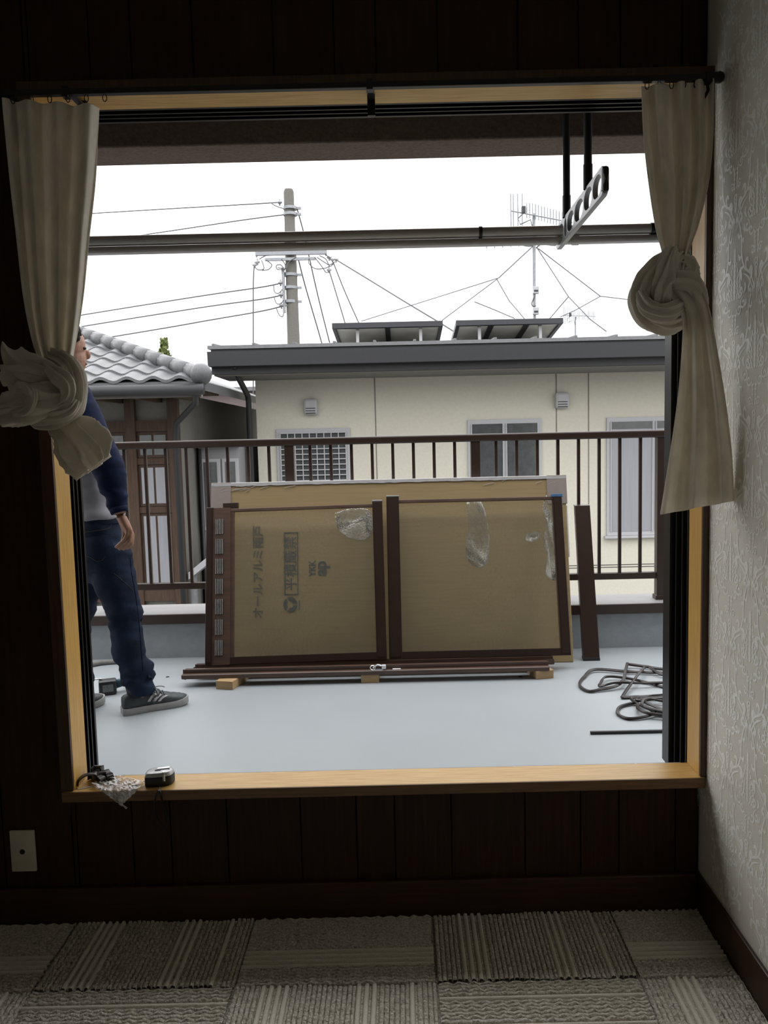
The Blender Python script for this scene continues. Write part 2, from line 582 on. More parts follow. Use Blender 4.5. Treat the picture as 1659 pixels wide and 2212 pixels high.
# ------------------------------------------------------------------ window opening: timber lining and black aluminium frame
win = struct(empty('window_1'))
YW0, YW1 = 2.118, 2.212             # timber lining
MB().box(WX0 - .03, WX1 + .012, 2.1085, YW1, .372, WZ0, bev=.0015).build('sill_board', M_jambh, win)
MB().box(WX0 - .03, WX1 + .012, 2.1045, 2.1088, .3715, WZ0 - .0004, bev=.001).build('sill_edge_strip', mat('darkened_edge_wood', (0.17, 0.085, 0.030), 0.4, scale=(3, 60, 60), nscale=3, vary=.25), win)  # thin added strip, its dark colour puts shade on the sill's front edge
MB().box(WX0 - .03, WX1 + .012, YW0, YW1, WZ1, WZ1 + .03, bev=.002).build('head_board', M_jambh, win)
MB().box(WX0 - .028, WX0, YW0 + .002, YW1, WZ0, WZ1, bev=.0015).build('side_board', M_jamb, win)
MB().box(WX1, WX1 + .012, YW0 + .002, YW1, WZ0, WZ1, bev=.0015).build('side_board', M_jamb, win)
MB().box(WX0 - .034, WX0 - .0008, 2.1115, YW0 + .0022, .4005, WZ1 + .034, bev=.0012).build('casing', M_casing, win)
MB().box(WX0 - .0008, WX1 + .0008, 2.1115, YW0 + .0002, WZ1 + .0008, WZ1 + .034, bev=.0012).build('casing', M_casing, win)
MB().box(WX1 + .0008, XR, 2.1115, YW0 + .0022, .4005, WZ1 + .034, bev=.0012).build('casing', M_casing, win)
MB().box(WX0 - .034, WX0 - .028, YW0, WY + .004, .40, WZ1 + .034).build('casing_return', M_casing, win)
MB().box(WX0 - .034, XR, YW0, WY + .004, WZ1 + .03, WZ1 + .034).build('casing_return', M_casing, win)
def ribs_x(xa, sgn, deps):
    b = MB()
    for (y0, y1, d) in deps:
        b.box(min(xa, xa + sgn * d), max(xa, xa + sgn * d), y0, y1, .36, WZ1 + .03)
    return b
ribs_x(-.965, 1, [(2.214, 2.222, .043), (2.222, 2.236, .036), (2.236, 2.242, .046), (2.242, 2.262, .037), (2.262, 2.268, .046), (2.268, 2.284, .037), (2.284, 2.292, .048), (2.292, 2.340, .030)]).build('frame_stile', M_black, win)
ribs_x(.850, -1, [(2.214, 2.222, .052), (2.222, 2.236, .046), (2.236, 2.242, .060), (2.242, 2.262, .052), (2.262, 2.268, .068), (2.268, 2.284, .060), (2.284, 2.292, .079), (2.292, 2.340, .079)]).build('frame_stile', M_black, win)
b = MB()
for (y0, y1, d) in [(2.214, 2.222, .044), (2.222, 2.236, .036), (2.236, 2.242, .047), (2.242, 2.262, .036), (2.262, 2.268, .047), (2.268, 2.280, .036), (2.280, 2.290, .050)]:
    b.box(-.95, .84, y0, y1, WZ1 + .045 - d, WZ1 + .045)
b.build('frame_head', M_black, win)
MB().box(-.93, .81, 2.212, 2.2175, .36, .394).build('frame_seal', M_black, win)
MB().box(-.93, .80, 2.2178, 2.242, .28, .389, bev=.002).build('sill_flashing', M_coping, win)
for px_ in (245, 588, 848, 1110, 1373):
    p = atZ(px_, 1664 - (px_ - 588) * .018, .389)
    q = MB()
    q.cyl((p.x, 2.230, .388), (p.x, 2.230, .3905), .0045, 12)
    q.box(p.x - .003, p.x + .003, 2.2295, 2.2305, .3905, .391)
    q.build('screw', M_steel, win)

# ------------------------------------------------------------------ balcony
BZ = .16
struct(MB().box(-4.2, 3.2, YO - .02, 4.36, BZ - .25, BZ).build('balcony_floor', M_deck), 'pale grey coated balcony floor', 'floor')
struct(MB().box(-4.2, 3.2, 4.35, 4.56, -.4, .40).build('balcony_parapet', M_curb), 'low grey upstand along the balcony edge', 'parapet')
cop = struct(empty('parapet_coping'), 'pale metal coping with dark brown front edge on parapet', 'coping')
MB().box(-4.2, 3.2, 4.332, 4.60, .392, .412, bev=.006).build('coping_top', M_coping, cop)
MB().box(-4.2, 3.2, 4.318, 4.336, .356, .4105, bev=.003).build('coping_edge', M_bronze, cop)

rail = thing('balcony_railing', 'dark brown metal balcony railing with vertical balusters and square posts', 'railing', (0, 4.44, .412))
def rb(name, x0, x1, y0, y1, z0, z1, bev=.003):
    return MB().box(x0, x1, y0, y1, z0 - .412, z1 - .412, bev=bev).build(name, M_bronze, rail)
rb('top_rail', -4.1, 3.1, -.032, .032, 1.318, 1.360, .008)
rb('bottom_rail', -4.1, 3.1, -.018, .018, .530, .566)
posts = [1.445 + k_ * 1.030 for k_ in range(-5, 2)]
for xp in posts:
    rb('post', xp - .026, xp + .026, -.026, .026, .420, 1.330)
    rb('post_foot', xp - .034, xp + .034, -.034, .034, .410, .438, .006)
me = MB().box(-.0085, .0085, -.0085, .0085, 0, .76, bev=.0015).mesh('baluster', M_bronze)
for a in posts[:-1]:
    for k_ in range(1, 9):
        inst(me, 'baluster', rail, (a + k_ * 1.030 / 9.0, 0, .562 - .412))

# eave over the balcony
eav = struct(empty('balcony_eave'), 'brown stucco eave soffit over the balcony', 'eave')
MB().box(-4.2, 3.2, YO - .02, 3.02, 2.525, 2.64).build('soffit', M_stucco, eav)
MB().box(-4.2, 3.2, 3.005, 3.195, 2.416, 2.66, bev=.006).build('eave_beam', M_stucco, eav)

# ------------------------------------------------------------------ clothes-drying poles and their hangers
M_hang = mat('hanger_aluminium', (0.34, 0.345, 0.36), 0.4, metal=0.2, vary=0.05)
M_pole = mat('steel_tube_grey', (0.62, 0.585, 0.55), 0.32, metal=0.25, vary=0.10, scale=(.5, 5, 5))
M_cap = mat('black_plastic', (0.015, 0.015, 0.016), 0.45, vary=0.1)
def hanger(X, label):
    h = thing('drying_pole_hanger', label, 'bracket', (X, 2.66, 2.056))
    cu = bpy.data.curves.new('arm', 'CURVE')
    cu.dimensions = '2D'
    cu.fill_mode = 'BOTH'
    cu.extrude = .0065
    cu.bevel_depth = .0015
    L, Hh = .345, .040
    def spl(pts):
        s = cu.splines.new('POLY')
        s.points.add(len(pts) - 1)
        for q, p in zip(s.points, pts):
            q.co = (p[0], p[1], 0, 1)
        s.use_cyclic_u = True
    def rr(cx, a, b_, n=24, e=.75):
        out = []
        for i in range(n):
            t = 2 * PI * i / n
            c_, s_ = math.cos(t), math.sin(t)
            out.append((cx + a * math.copysign(abs(c_) ** e, c_), b_ * math.copysign(abs(s_) ** e, s_)))
        return out
    r_ = .028
    outl = []
    for sx in (1, -1):
        for i in range(13):
            a = -PI / 2 + PI * i / 12
            outl.append((sx * (L - r_) + sx * r_ * math.cos(a), Hh * math.sin(a) * sx))
    spl(outl)
    for cx, a in ((-.268, .050), (-.155, .052), (-.030, .062), (.095, .052), (.175, .020), (.262, .052)):
        spl(rr(cx, a, .0315, 24, .85)[::-1])
    tmp = bpy.data.objects.new('arm_tmp', cu)
    col.objects.link(tmp)
    bpy.context.view_layer.update()
    me = bpy.data.meshes.new_from_object(tmp.evaluated_get(bpy.context.evaluated_depsgraph_get()))
    bpy.data.objects.remove(tmp)
    me.materials.clear()
    me.materials.append(M_hang)
    inst(me, 'arm', h, (0, 0, 0), (PI / 2, 0, PI / 2))
    q = MB()
    q.box(-.0095, .0095, -.347, -.318, -.036, .036, bev=.008)
    q.build('end_cap', M_cap, h)
    for yy in (-.125, .19):
        q = MB()
        q.cyl((0, yy, .037), (0, yy, 2.53 - 2.056), .0125, 14)
        q.cyl((0, yy, .037), (0, yy, .110), .0145, 14)
        q.build('down_pipe', M_cap, h, smooth=40)
        MB().cyl((0, yy, 2.516 - 2.056), (0, yy, 2.527 - 2.056), .032, 16).build('ceiling_flange', M_cap, h, smooth=40)
    return h
hanger(.595, 'grey slotted drying-pole hanger arm hung from two black pipes beside right curtain')
hanger(-1.42, 'slotted drying-pole hanger arm hidden behind the left curtain')
PA0, PA1 = Vector((-1.55, 2.955, 2.076)), Vector((.952, 2.955, 2.076))
pa = thing('drying_pole', 'thicker upper grey clothes-drying pole across the balcony', 'pole', (0, 2.955, 2.075), group=None)
q = MB(); q.cyl((-1.55, 0, 0), (.925, 0, 0), .0185, 20); q.build('tube', M_pole, pa, smooth=40)
q = MB(); q.cyl((.30, 0, 0), (.312, 0, 0), .0215, 20); q.build('joint_ring', M_cap, pa, smooth=40)
for a in ((.918, .955), (-1.57, -1.54)):
    q = MB(); q.cyl((a[0], 0, 0), (a[1], 0, 0), .0207, 20); q.build('end_cap', M_cap, pa, smooth=40)
pb = thing('drying_pole', 'thinner lower grey clothes-drying pole beneath the thicker one', 'pole', (0, 2.958, 2.0412))
q = MB(); q.cyl((-1.55, 0, 0), (1.0, 0, 0), .0150, 18); q.build('tube', M_pole, pb, smooth=40)
q = MB(); q.cyl((.635, 0, 0), (.66, 0, 0), .0178, 18); q.build('joint_ring', M_pole, pb, smooth=40)
q = MB(); q.cyl((1.0, 0, 0), (1.02, 0, 0), .0172, 18); q.build('end_cap', M_cap, pb, smooth=40)

# ------------------------------------------------------------------ carton, sashes, rails and blocks
M_card = mat('corrugated_cardboard', (0.30, 0.218, 0.112), 0.8, scale=(2, 2, 40), nscale=2, vary=0.08, spec=0.2)
M_film = mat('clear_wrap_film', (0.40, 0.39, 0.39), 0.22, vary=0.04, bump=0.25, bscale=30)
M_pad = mat('pink_grey_corner_pad', (0.25, 0.208, 0.185), 0.5, vary=0.05)
M_ink = mat('dark_print_ink', (0.045, 0.052, 0.06), 0.8, vary=0.25, nscale=30)
M_inkl = mat('faded_print_ink', (0.085, 0.070, 0.045), 0.8, vary=0.25, nscale=30)
M_wood = mat('raw_lumber', (0.34, 0.215, 0.10), 0.7, scale=(3, 60, 60), nscale=3, c2=(0.44, 0.30, 0.16))
M_obsc = sheet_glass('obscure_glass', (0.985, 0.985, 0.955), 0.05, 0.10, 0.30, 55.0, haze=0.05)
TH = R(12.0)
CB = (4.078, .162)
box = thing('cardboard_carton', 'long flat cardboard carton in clear wrap leaning on the balcony railing', 'carton', (0, CB[0], CB[1]), (-TH, 0, 0))
bx0, bx1, bh, bt = -1.018, .885, .985, .148
MB().box(bx0 + .005, bx1 - .005, .003, bt, 0, bh - .004, bev=.004).build('body', M_card, box)
fm = MB()
fm.box(bx0, bx1, -.001, bt + .002, bh - .008, bh + .004, bev=.003)
nx_ = 60
for k_ in range(nx_):                                            # ruffled lip of the wrap along the top front edge
    xa, xb = bx0 + (bx1 - bx0) * k_ / nx_, bx0 + (bx1 - bx0) * (k_ + 1) / nx_
    h1 = .014 + .008 * abs(noise.noise((k_ * .7, 1, 2)))
    h2 = .014 + .008 * abs(noise.noise(((k_ + 1) * .7, 1, 2)))
    fm.add([(xa, -.0022, bh), (xb, -.0022, bh), (xb, -.0022, bh - h2), (xa, -.0022, bh - h1)], [(0, 1, 2, 3)])
fm.build('wrap_film', M_film, box)
for k_ in range(26):                                             # shiny creases in the film
    xx = random.choice([random.uniform(bx0 + .02, bx0 + .3), random.uniform(bx1 - .32, bx1 - .05), random.uniform(bx0, bx1)])
    zz = bh - random.uniform(.012, .05)
    l = random.uniform(.02, .07)
    MB().tube([(xx, -.001, zz), (xx + l * .5, -.0016, zz + .008), (xx + l, -.001, zz + .012)], .0011, 5).build('film_crease', M_film, box)
MB().box(bx0 - .001, bx0 + .105, -.0015, bt + .002, bh - .15, bh + .0045, bev=.002).build('corner_pad', M_pad, box)
MB().box(bx1 - .105, bx1 + .001, -.0015, bt + .002, bh - .15, bh + .0045, bev=.002).build('corner_pad', M_pad, box)
MB().box(bx1 - .003, bx1 + .003, .01, bt - .01, .55, bh - .16).build('side_label', M_white, box)

def blister(outline, n, bump_, seed):
    """patch of clear film clinging in wrinkles to the carton face"""
    xs = [p[0] for p in outline]; ys = [p[1] for p in outline]
    rows = []
    cx, cy_ = sum(xs) / len(xs), sum(ys) / len(ys)
    rg = []
    for k_ in range(6):
        f = 1 - k_ / 5.5
        rw = []
        for i, p in enumerate(crom(list(outline) + [outline[0]], n)[:-1]):
            x = cx + (p[0] - cx) * f; y = cy_ + (p[1] - cy_) * f
            x += 2.0 * noise.noise((i * .7, k_ * 1.3, seed)); y += 2.5 * noise.noise((i * .7, k_ * 1.3, seed + 7))
            X_, V_ = onlean(x, y, CB[0], CB[1], TH)
            rw.append((X_, .002 - (0 if k_ == 0 else bump_ * (.4 + abs(noise.noise((i * .9, k_ * .9, seed + 3))))), V_))
        rg.append(rw)
    q = MB(); q.rings(rg, cap=True)
    return q.build('film_blister', M_blis, box, smooth=True)
M_blis = sheet_glass('wrinkled_clear_film', (0.985, 0.985, 0.98), 0.05, 0.22, 1.0, 130.0, haze=0.035)
blister([(724, 1108), (760, 1098), (800, 1104), (803, 1150), (785, 1166), (750, 1160), (728, 1138)], 44, .010, 1.0)  # added where the glare lies, raised to catch a sky highlight
blister([(1008, 1086), (1040, 1084), (1056, 1150), (1052, 1215), (1026, 1224), (1006, 1200), (1012, 1140)], 40, .002, 2.0)
blister([(1180, 1070), (1205, 1068), (1212, 1130), (1214, 1200), (1208, 1250), (1180, 1244), (1182, 1200), (1174, 1170), (1182, 1130), (1172, 1100)], 50, .003, 3.0)
blister([(1138, 1152), (1160, 1148), (1168, 1158), (1150, 1170), (1136, 1166)], 30, .006, 4.0)

def text(s, size, name, parent, loc, rotz, material, bold=.0, sx=1.0):
    cu = bpy.data.curves.new(name, 'FONT')
    cu.body = s
    cu.size = size
    cu.align_x = 'CENTER'
    cu.align_y = 'CENTER'
    cu.offset = bold
    cu.extrude = .0003
    tmp = bpy.data.objects.new('txt_tmp', cu)
    col.objects.link(tmp)
    bpy.context.view_layer.update()
    me = bpy.data.meshes.new_from_object(tmp.evaluated_get(bpy.context.evaluated_depsgraph_get()))
    bpy.data.objects.remove(tmp)
    me.materials.clear()
    me.materials.append(material)
    me.transform(Matrix.Rotation(PI / 2, 4, 'X') @ Matrix.Rotation(rotz, 4, 'Z') @ Matrix.Scale(sx, 4, (1, 0, 0)))
    return inst(me, name, parent, loc)
def onbox(px_, py_):
    return onlean(px_, py_, CB[0], CB[1], TH)
X_, V_ = onbox(559, 1235)
text('オールアルミ雨戸', .062, 'printed_name', box, (X_, .0012, V_), PI / 2, M_inkl, .0012)
X_, V_ = onbox(629, 1217)
text('平積厳禁', .074, 'printed_warning', box, (X_, .0012, V_), PI / 2, M_ink, .0004, .98)
fr = MB()
w2, h2, t2 = .037, .166, .005
for (a, b_, c_, d) in ((-w2, w2, h2 - t2, h2), (-w2, w2, -h2, -h2 + t2), (-w2, -w2 + t2, -h2, h2), (w2 - t2, w2, -h2, h2)):
    fr.box(X_ + a, X_ + b_, .0005, .0026, V_ + c_, V_ + d)
fr.build('warning_border', M_ink, box)
X_, V_ = onbox(686, 1228)
text('YKK', .048, 'printed_mark', box, (X_ - .026, .0012, V_), PI / 2, M_ink, .0016, .9)
text('ap', .088, 'printed_mark', box, (X_ + .018, .0012, V_), PI / 2, M_ink, .003, .95)
X_, V_ = onbox(627, 1306)
rc = MB()
for k_ in range(3):                                              # three-lobed carton recycling mark
    a0 = PI + k_ * 2 * PI / 3
    pts = []
    for i in range(12):
        a = a0 - .95 + 1.9 * i / 11
        pts.append((X_ + .037 * math.cos(a), V_ + .040 * math.sin(a)))
    for i in range(12):
        a = a0 + .72 - 1.44 * i / 11
        pts.append((X_ + .017 * math.cos(a), V_ + .018 * math.sin(a)))
    rc.prism(pts, 'y', .0005, .0026)
rc.box(X_ + .046, X_ + .050, .0005, .0026, V_ - .026, V_ + .022)
rc.build('printed_recycling_mark', M_ink, box)

# lengths of window rail on lumber blocks
def block(px0, px1, py, label, skew=0.0):
    a, b_ = atZ(px0, py, BZ), atZ(px1, py, BZ)
    o = MB().box(-.5 * (b_.x - a.x), .5 * (b_.x - a.x), 0, .27, 0, .041, bev=.002).build('lumber_block', M_wood)
    o.location = ((a.x + b_.x) / 2, a.y, BZ)
    o.rotation_euler = (0, 0, skew)
    return tag(o, label, 'block', 'lumber blocks under the window rails')
block(465, 504, 1490, 'lumber block under the rail ends near the louvred sash stile', R(-14))
block(780, 819, 1476, 'lumber block under the middle of the rails below the latch', 0)
block(1157, 1198, 1467, 'lumber block under the rail ends near the leaning brown board', R(12))
def rail_len(label, x0, x1, y0, prof, dz=0.0):
    o = thing('window_rail', label, 'rail', (x0, y0, BZ + .0405 + dz))
    q = MB()
    q.prism(prof, 'x', 0, x1 - x0)
    q.build('extrusion', M_bronze2, o)
    for xe in (-.002, x1 - x0):
        q = MB(); q.box(xe, xe + .002, .003, prof[1][0] - .003, .003, .02); q.build('end_plate', M_bronze, o)
    return o
prof1 = [(0, 0), (.085, 0), (.085, .030), (.078, .030), (.078, .012), (.060, .012), (.060, .034), (.054, .034), (.054, .014), (.034, .014), (.034, .040), (.027, .040), (.027, .022), (.004, .022), (0, .019)]
prof2 = [(0, 0), (.10, 0), (.10, .020), (.095, .020), (.095, .008), (.066, .008), (.066, .028), (.060, .028), (.060, .010), (.040, .010), (.040, .032), (.034, .032), (.034, .012), (.004, .012), (0, .028)]
r1 = rail_len('front length of brown aluminium window rail carrying a steel latch, on lumber blocks', -1.09, .700, 3.800, prof1)
r2 = rail_len('rear length of brown aluminium window rail under the two glazed sashes', -1.060, .745, 3.910, prof2)
lt = MB()
pc = atY(818, 1422, 3.81)
lx = pc.x + 1.09
lt.box(lx - .03, lx + .02, .004, .024, .022, .026)
lt.tube([(lx - .028, .014, .03), (lx - .02, .010, .043), (lx - .005, .010, .048), (lx + .012, .012, .042)], .004, 8)
lt.tube([(lx - .03 + .012 * math.cos(a), .014 + .004 * math.sin(a), .032 + .010 * math.sin(a)) for a in [2 * PI * i / 12 for i in range(12)]], .003, 6, closed=True)
lt.build('crescent_latch', M_steel, r1, smooth=40)
MB().box(lx + .014, lx + .034, .004, .022, .026, .046, bev=.003).build('latch_block', M_white, r1)
MB().box(lx + .066, lx + .106, .006, .018, .0215, .026, bev=.001).build('latch_plate', M_white, r1)

M_slat = mat('pale_slat_metal', (0.32, 0.31, 0.30), 0.4, metal=.2)  # paler than the louvre panel, for contrast with the slots
def sash(name, label, SB, x0, x1, h, stL, stR, louvre):
    s = thing(name, label, 'window sash', ((x0 + x1) / 2, SB, BZ + .0405 + .0335), (-R(15.5), 0, 0))
    hw = (x1 - x0) / 2
    t = .034
    # stiles, thin top rail, bottom rail
    def st(a, b_, nm, up=0.0):
        q = MB()
        q.box(a, b_, 0, t, .0, h + up, bev=.0025)
        q.box(a + .006, b_ - .006, -.002, .0, .012, h + up - .012)
        return q.build(nm, M_bronze, s)
    MB().box(-hw + stL - .002, hw - stR + .002, .006, t - .006, h - .022, h - .006, bev=.002).build('top_rail', M_bronze2, s)
    MB().box(-hw + stL - .002, hw - stR + .002, .002, t - .002, 0, .038, bev=.002).build('bottom_rail', M_bronze, s)
    if louvre:
        st(-hw, -hw + .036, 'stile', .004)
        pl = MB()
        # plate with slots: bars between the seven louvre groups
        a, b_ = -hw + .036, -hw + stL - .03
        gl, gr = a + .012, b_ - .006
        pl.box(a, gl, .004, .020, 0, h)
        pl.box(gr, b_ + .03, .004, .020, 0, h)
        zs = [.045 + k_ * .1035 for k_ in range(7)]
        z = 0
        for zz in zs:
            pl.box(gl, gr, .004, .020, z, zz)
            z = zz + .080
        pl.box(gl, gr, .004, .020, z, h)
        plo = pl.build('louvre_panel', M_bronze2, s)
        MB().box(gl - .002, gr + .002, .019, .024, .02, h - .02).build('louvre_dark_sheet', M_dark, plo)  # black sheet, the shade inside the slots put into its colour
        for zz in zs:
            for k_ in range(5):
                xx = gl + (gr - gl) * (k_ + .5) / 5
                MB().box(xx - .0016, xx + .0016, -.002, .020, zz + .001, zz + .079, bev=.001).build('louvre_slat', M_slat, plo)
        MB().box(-hw + .085, -hw + .165, .004, t - .004, h - .002, h + .026, bev=.002).build('top_bracket', M_bronze, s)
        q = MB(); q.box(-hw + stL - .004, -hw + stL + .018, .008, t - .008, .02, h - .01); q.build('inner_bead', M_bronze2, s)
    else:
        st(-hw, -hw + stL, 'stile', .012)
        MB().box(-hw - .001, -hw + stL + .001, -.001, t + .001, h + .010, h + .017, bev=.002).build('stile_cap', M_galv, s)
    st(hw - stR, hw, 'stile', .006 if louvre else .0)
    if louvre:
        MB().box(hw - stR - .001, hw + .001, -.001, t + .001, h + .005, h + .012, bev=.002).build('stile_cap', M_galv, s)
    else:
        MB().box(hw - stR - .004, hw + .004, -.002, t + .002, h - .010, h + .006, bev=.002).build('corner_clip', mat('blue_plastic', (0.05, 0.11, 0.22), .4), s)
    MB().box(-hw + stL - .006, hw - stR + .006, .015, .019, .03, h - .012).build('pane', M_obsc, s)
    return s
sash('glazed_sash', 'brown window sash with obscure glass and a louvred stile, leaning on carton', 3.938, -1.010, -.092, .806, .126, .052, True).rotation_euler.y = R(-.7)
sash('glazed_sash', 'plain brown window sash with obscure glass, nearer the leaning brown board', 3.950, -.080, .840, .828, .066, .050, False)

# board leaning on the railing
a0, a1 = atZ(1258, 1425, BZ), atZ(1293, 1424, BZ)
tl = atY(1240, 1092, 4.395)
tr_ = atY(1272, 1091, 4.395)
bd = MB()
n1 = Vector((0, .03, .012))
bd.hexa([Vector((a0.x, 4.10, BZ + .001)), Vector((a1.x, 4.10, BZ + .001)), Vector((a1.x, 4.132, BZ + .008)), Vector((a0.x, 4.132, BZ + .008)),
         Vector((tl.x, 4.372, tl.z)), Vector((tr_.x, 4.372, tr_.z)), Vector((tr_.x, 4.405, tr_.z + .004)), Vector((tl.x, 4.405, tl.z + .004))])
bo = thing('aluminium_board', 'flat dark brown metal board leaning upright on the railing', 'board', (0, 0, 0))
bd.build('face', M_bronze, bo)
e = MB()
e.hexa([Vector((a0.x - .001, 4.098, BZ)), Vector((a1.x + .001, 4.098, BZ)), Vector((a1.x + .001, 4.134, BZ + .007)), Vector((a0.x - .001, 4.134, BZ + .007)),
        Vector((a0.x - .001, 4.102, BZ + .014)), Vector((a1.x + .001, 4.102, BZ + .014)), Vector((a1.x + .001, 4.137, BZ + .021)), Vector((a0.x - .001, 4.137, BZ + .021))])
e.build('end_cap', M_cap, bo)

# rubber gaskets on the floor
M_rub = mat('brown_black_rubber', (0.030, 0.022, 0.021), 0.42, vary=0.2, spec=0.5)
def strip(name, label, pts, rad, lift=None, group=None):
    P = []
    for i, p in enumerate(crom(pts, len(pts) * 9)):
        q = atZ(p[0], p[1], BZ)
        P.append((q.x, q.y, BZ + rad + (p[2] if len(p) > 2 else 0)))
    b = MB()
    b.tube(P, rad, 8, prof=lambda a, t: 1 - .28 * (math.cos(2 * a + 9 * t) > .55))
    return tag(b.build(name, M_rub, None, smooth=50), label, 'gasket', group)
g = 'gasket strips on the balcony floor'
strip('rubber_gasket', 'loose coil of dark rubber gasket with a sharp bend, nearer the leaning board',
      [(1490, 1462, .0), (1443, 1459, .004), (1360, 1456, .004), (1285, 1452, .006), (1262, 1466, .0), (1252, 1480, 0), (1257, 1490, 0), (1275, 1497, 0), (1300, 1494, .004), (1330, 1490, .01), (1346, 1480, .016), (1351, 1462, .02), (1355, 1444, .016), (1358, 1443, .012), (1390, 1445, .006), (1420, 1449, .004), (1443, 1455, .012), (1490, 1462, .012)], .0078)
strip('rubber_gasket', 'short looping rubber gasket lying across the sharp-bent coil',
      [(1490, 1500, .0), (1440, 1489, .0), (1400, 1479, .002), (1350, 1470, .006), (1310, 1470, .012), (1298, 1482, .010), (1297, 1491, .012), (1330, 1488, .022), (1380, 1486, .016), (1443, 1482, .010), (1490, 1480, .006)], .0070)
strip('rubber_gasket', 'zigzag rubber gasket folded back on itself between the two coils',
      [(1490, 1470, .0), (1430, 1464, .008), (1400, 1453, .022), (1386, 1463, .026), (1365, 1487, .020), (1346, 1508, .004), (1348, 1510, .0), (1390, 1508, .0), (1443, 1504, .0), (1500, 1500, .0)], .0075)
strip('rubber_gasket', 'round coil of dark rubber gasket beside the straight rod',
      [(1500, 1560, .0), (1443, 1545, .008), (1400, 1530, .014), (1370, 1516, .012), (1366, 1520, .008), (1400, 1538, .006), (1443, 1550, .004), (1500, 1540, .002), (1443, 1539, .010), (1400, 1552, .004), (1360, 1556, 0), (1338, 1548, 0), (1334, 1538, 0), (1345, 1528, .0), (1376, 1524, .004), (1378, 1540, .012), (1395, 1550, .014), (1443, 1556, .010), (1490, 1560, .010)], .0074)
strip('rubber_gasket', 'small open loop of rubber gasket touching the round coil',
      [(1500, 1515, .0), (1443, 1511, .004), (1384, 1519, .012), (1380, 1523, .012), (1440, 1518, .012), (1500, 1522, .0), (1443, 1524, .010), (1400, 1522, .018), (1388, 1530, .020), (1393, 1540, .020), (1440, 1552, .018), (1500, 1556, .002)], .0070)
p0, p1 = atZ(1275, 1586, BZ), atZ(1470, 1590, BZ)
rd = MB(); rd.box(p0.x, p1.x, p0.y - .006, p0.y + .006, BZ, BZ + .012, bev=.002)
tag(rd.build('rubber_rod', M_rub), 'short straight dark rod lying alone on the balcony floor', 'rod')

# scraps, hose and cordless driver on the floor
for i, (px_, py_, sz) in enumerate(((1124, 1462, .018), (362, 1463, .016), (400, 1468, .010))):
    p = atZ(px_, py_, BZ)
    o = MB().box(-sz / 2, sz / 2, -.003, .003, 0, .004, bev=.001).build('offcut', M_rub)
    o.location = (p.x, p.y, BZ)
    o.rotation_euler = (0, 0, random.uniform(-.5, .5))
    tag(o, ('tiny dark offcut on the floor in front of the lumber block by the leaning board', 'tiny dark offcut on the floor between shoe and rail ends', 'tiny dark crumb under the rail ends')[i], 'scrap')
pts = [atZ(150, 1448, BZ), atZ(200, 1440, BZ), atZ(225, 1436, BZ), atZ(260, 1434, BZ), atZ(300, 1436, BZ)]
hs = MB(); hs.tube(crom([(p.x, p.y, BZ + .013) for p in pts], 40), [.013 * (1 + .10 * (k_ % 2)) for k_ in range(40)], 10)
tag(hs.build('drain_hose', mat('grey_hose', (0.19, 0.185, 0.17), .7), None, smooth=True), 'grey corrugated drain hose on the floor behind the man\'s leg', 'hose')

M_tool = mat('teal_tool_plastic', (0.035, 0.10, 0.13), 0.45, vary=0.1)
pd = atZ(236, 1501, BZ)
dr = thing('cordless_driver', 'teal cordless driver with black battery lying behind the man\'s shoes', 'power tool', (pd.x, pd.y, BZ), (0, 0, R(20)))
MB().box(-.045, .035, -.01, .055, 0, .068, bev=.008).build('battery', M_cap, dr, smooth=40)
MB().box(-.028, .020, -.0115, -.010, .018, .052).build('battery_label', mat('grey_label', (0.12, 0.13, 0.13), .6, vary=.6, nscale=40), dr)
q = MB(); q.tube([(.03, .03, .04), (.09, .05, .046), (.13, .06, .050)], [.022, .020, .024], 12, flat=.8); q.build('grip', M_tool, dr, smooth=True)
q = MB(); q.tube([(.16, -.02, .055), (.14, .05, .055), (.12, .14, .055), (.118, .155, .055)], [.030, .033, .031, .02], 14); q.build('motor_housing', M_tool, dr, smooth=True)
q = MB(); q.tube([(.118, .15, .055), (.112, .185, .055)], [.018, .012], 12); q.cyl((.112, .18, .055), (.10, .25, .055), .004, 8); q.build('bit', M_steel, dr, smooth=40)
q = MB(); q.tube([(-.03, .03, .072), (-.06, .05, .070), (-.09, .05, .040)], .004, 8); q.build('belt_hook', M_steel, dr, smooth=True)

# ------------------------------------------------------------------ curtain rail and curtains
M_cloth = mat('oatmeal_linen', (0.87, 0.825, 0.735), 0.9, nscale=3, vary=0.06, bump=0.15, bscale=500, spec=0.15, transl=0.32, sheen=0.2)
M_hem = mat('oatmeal_linen_hem', (0.50, 0.47, 0.41), 0.9, nscale=3, vary=0.06, bump=0.15, bscale=500, spec=0.15, transl=0.12, sheen=0.2)
CY = 2.045
zr = 2.206
rl = thing('curtain_rail', 'slim black curtain rail above the window with end brackets', 'curtain rail', (0, CY, zr))
q = MB(); q.box(-1.02, .795, -.009, .009, -.008, .006, bev=.002); q.build('track', M_black, rl)
def bracket(x):
    q = MB()
    q.box(x - .008, x + .008, .0, .115, .006, .012)
    q.box(x - .010, x + .010, .105, .1149, -.03, .045)
    q.box(x - .008, x + .008, -.012, .012, -.014, .012, bev=.002)
    return q.build('bracket', M_black, rl)
for x in (-.80, -.055, .775):
    bracket(x)
q = MB(); q.cyl((.775, 0, 0), (.806, 0, 0), .013, 14); q.ball((.802, 0, 0), .014); q.build('finial', M_black, rl, smooth=True)
q = MB(); q.tube([(.772, .0, -.004), (.780, .012, -.025), (.772, .02, -.045), (.765, .02, -.03)], .004, 8); q.build('end_hook', M_black, rl, smooth=True)
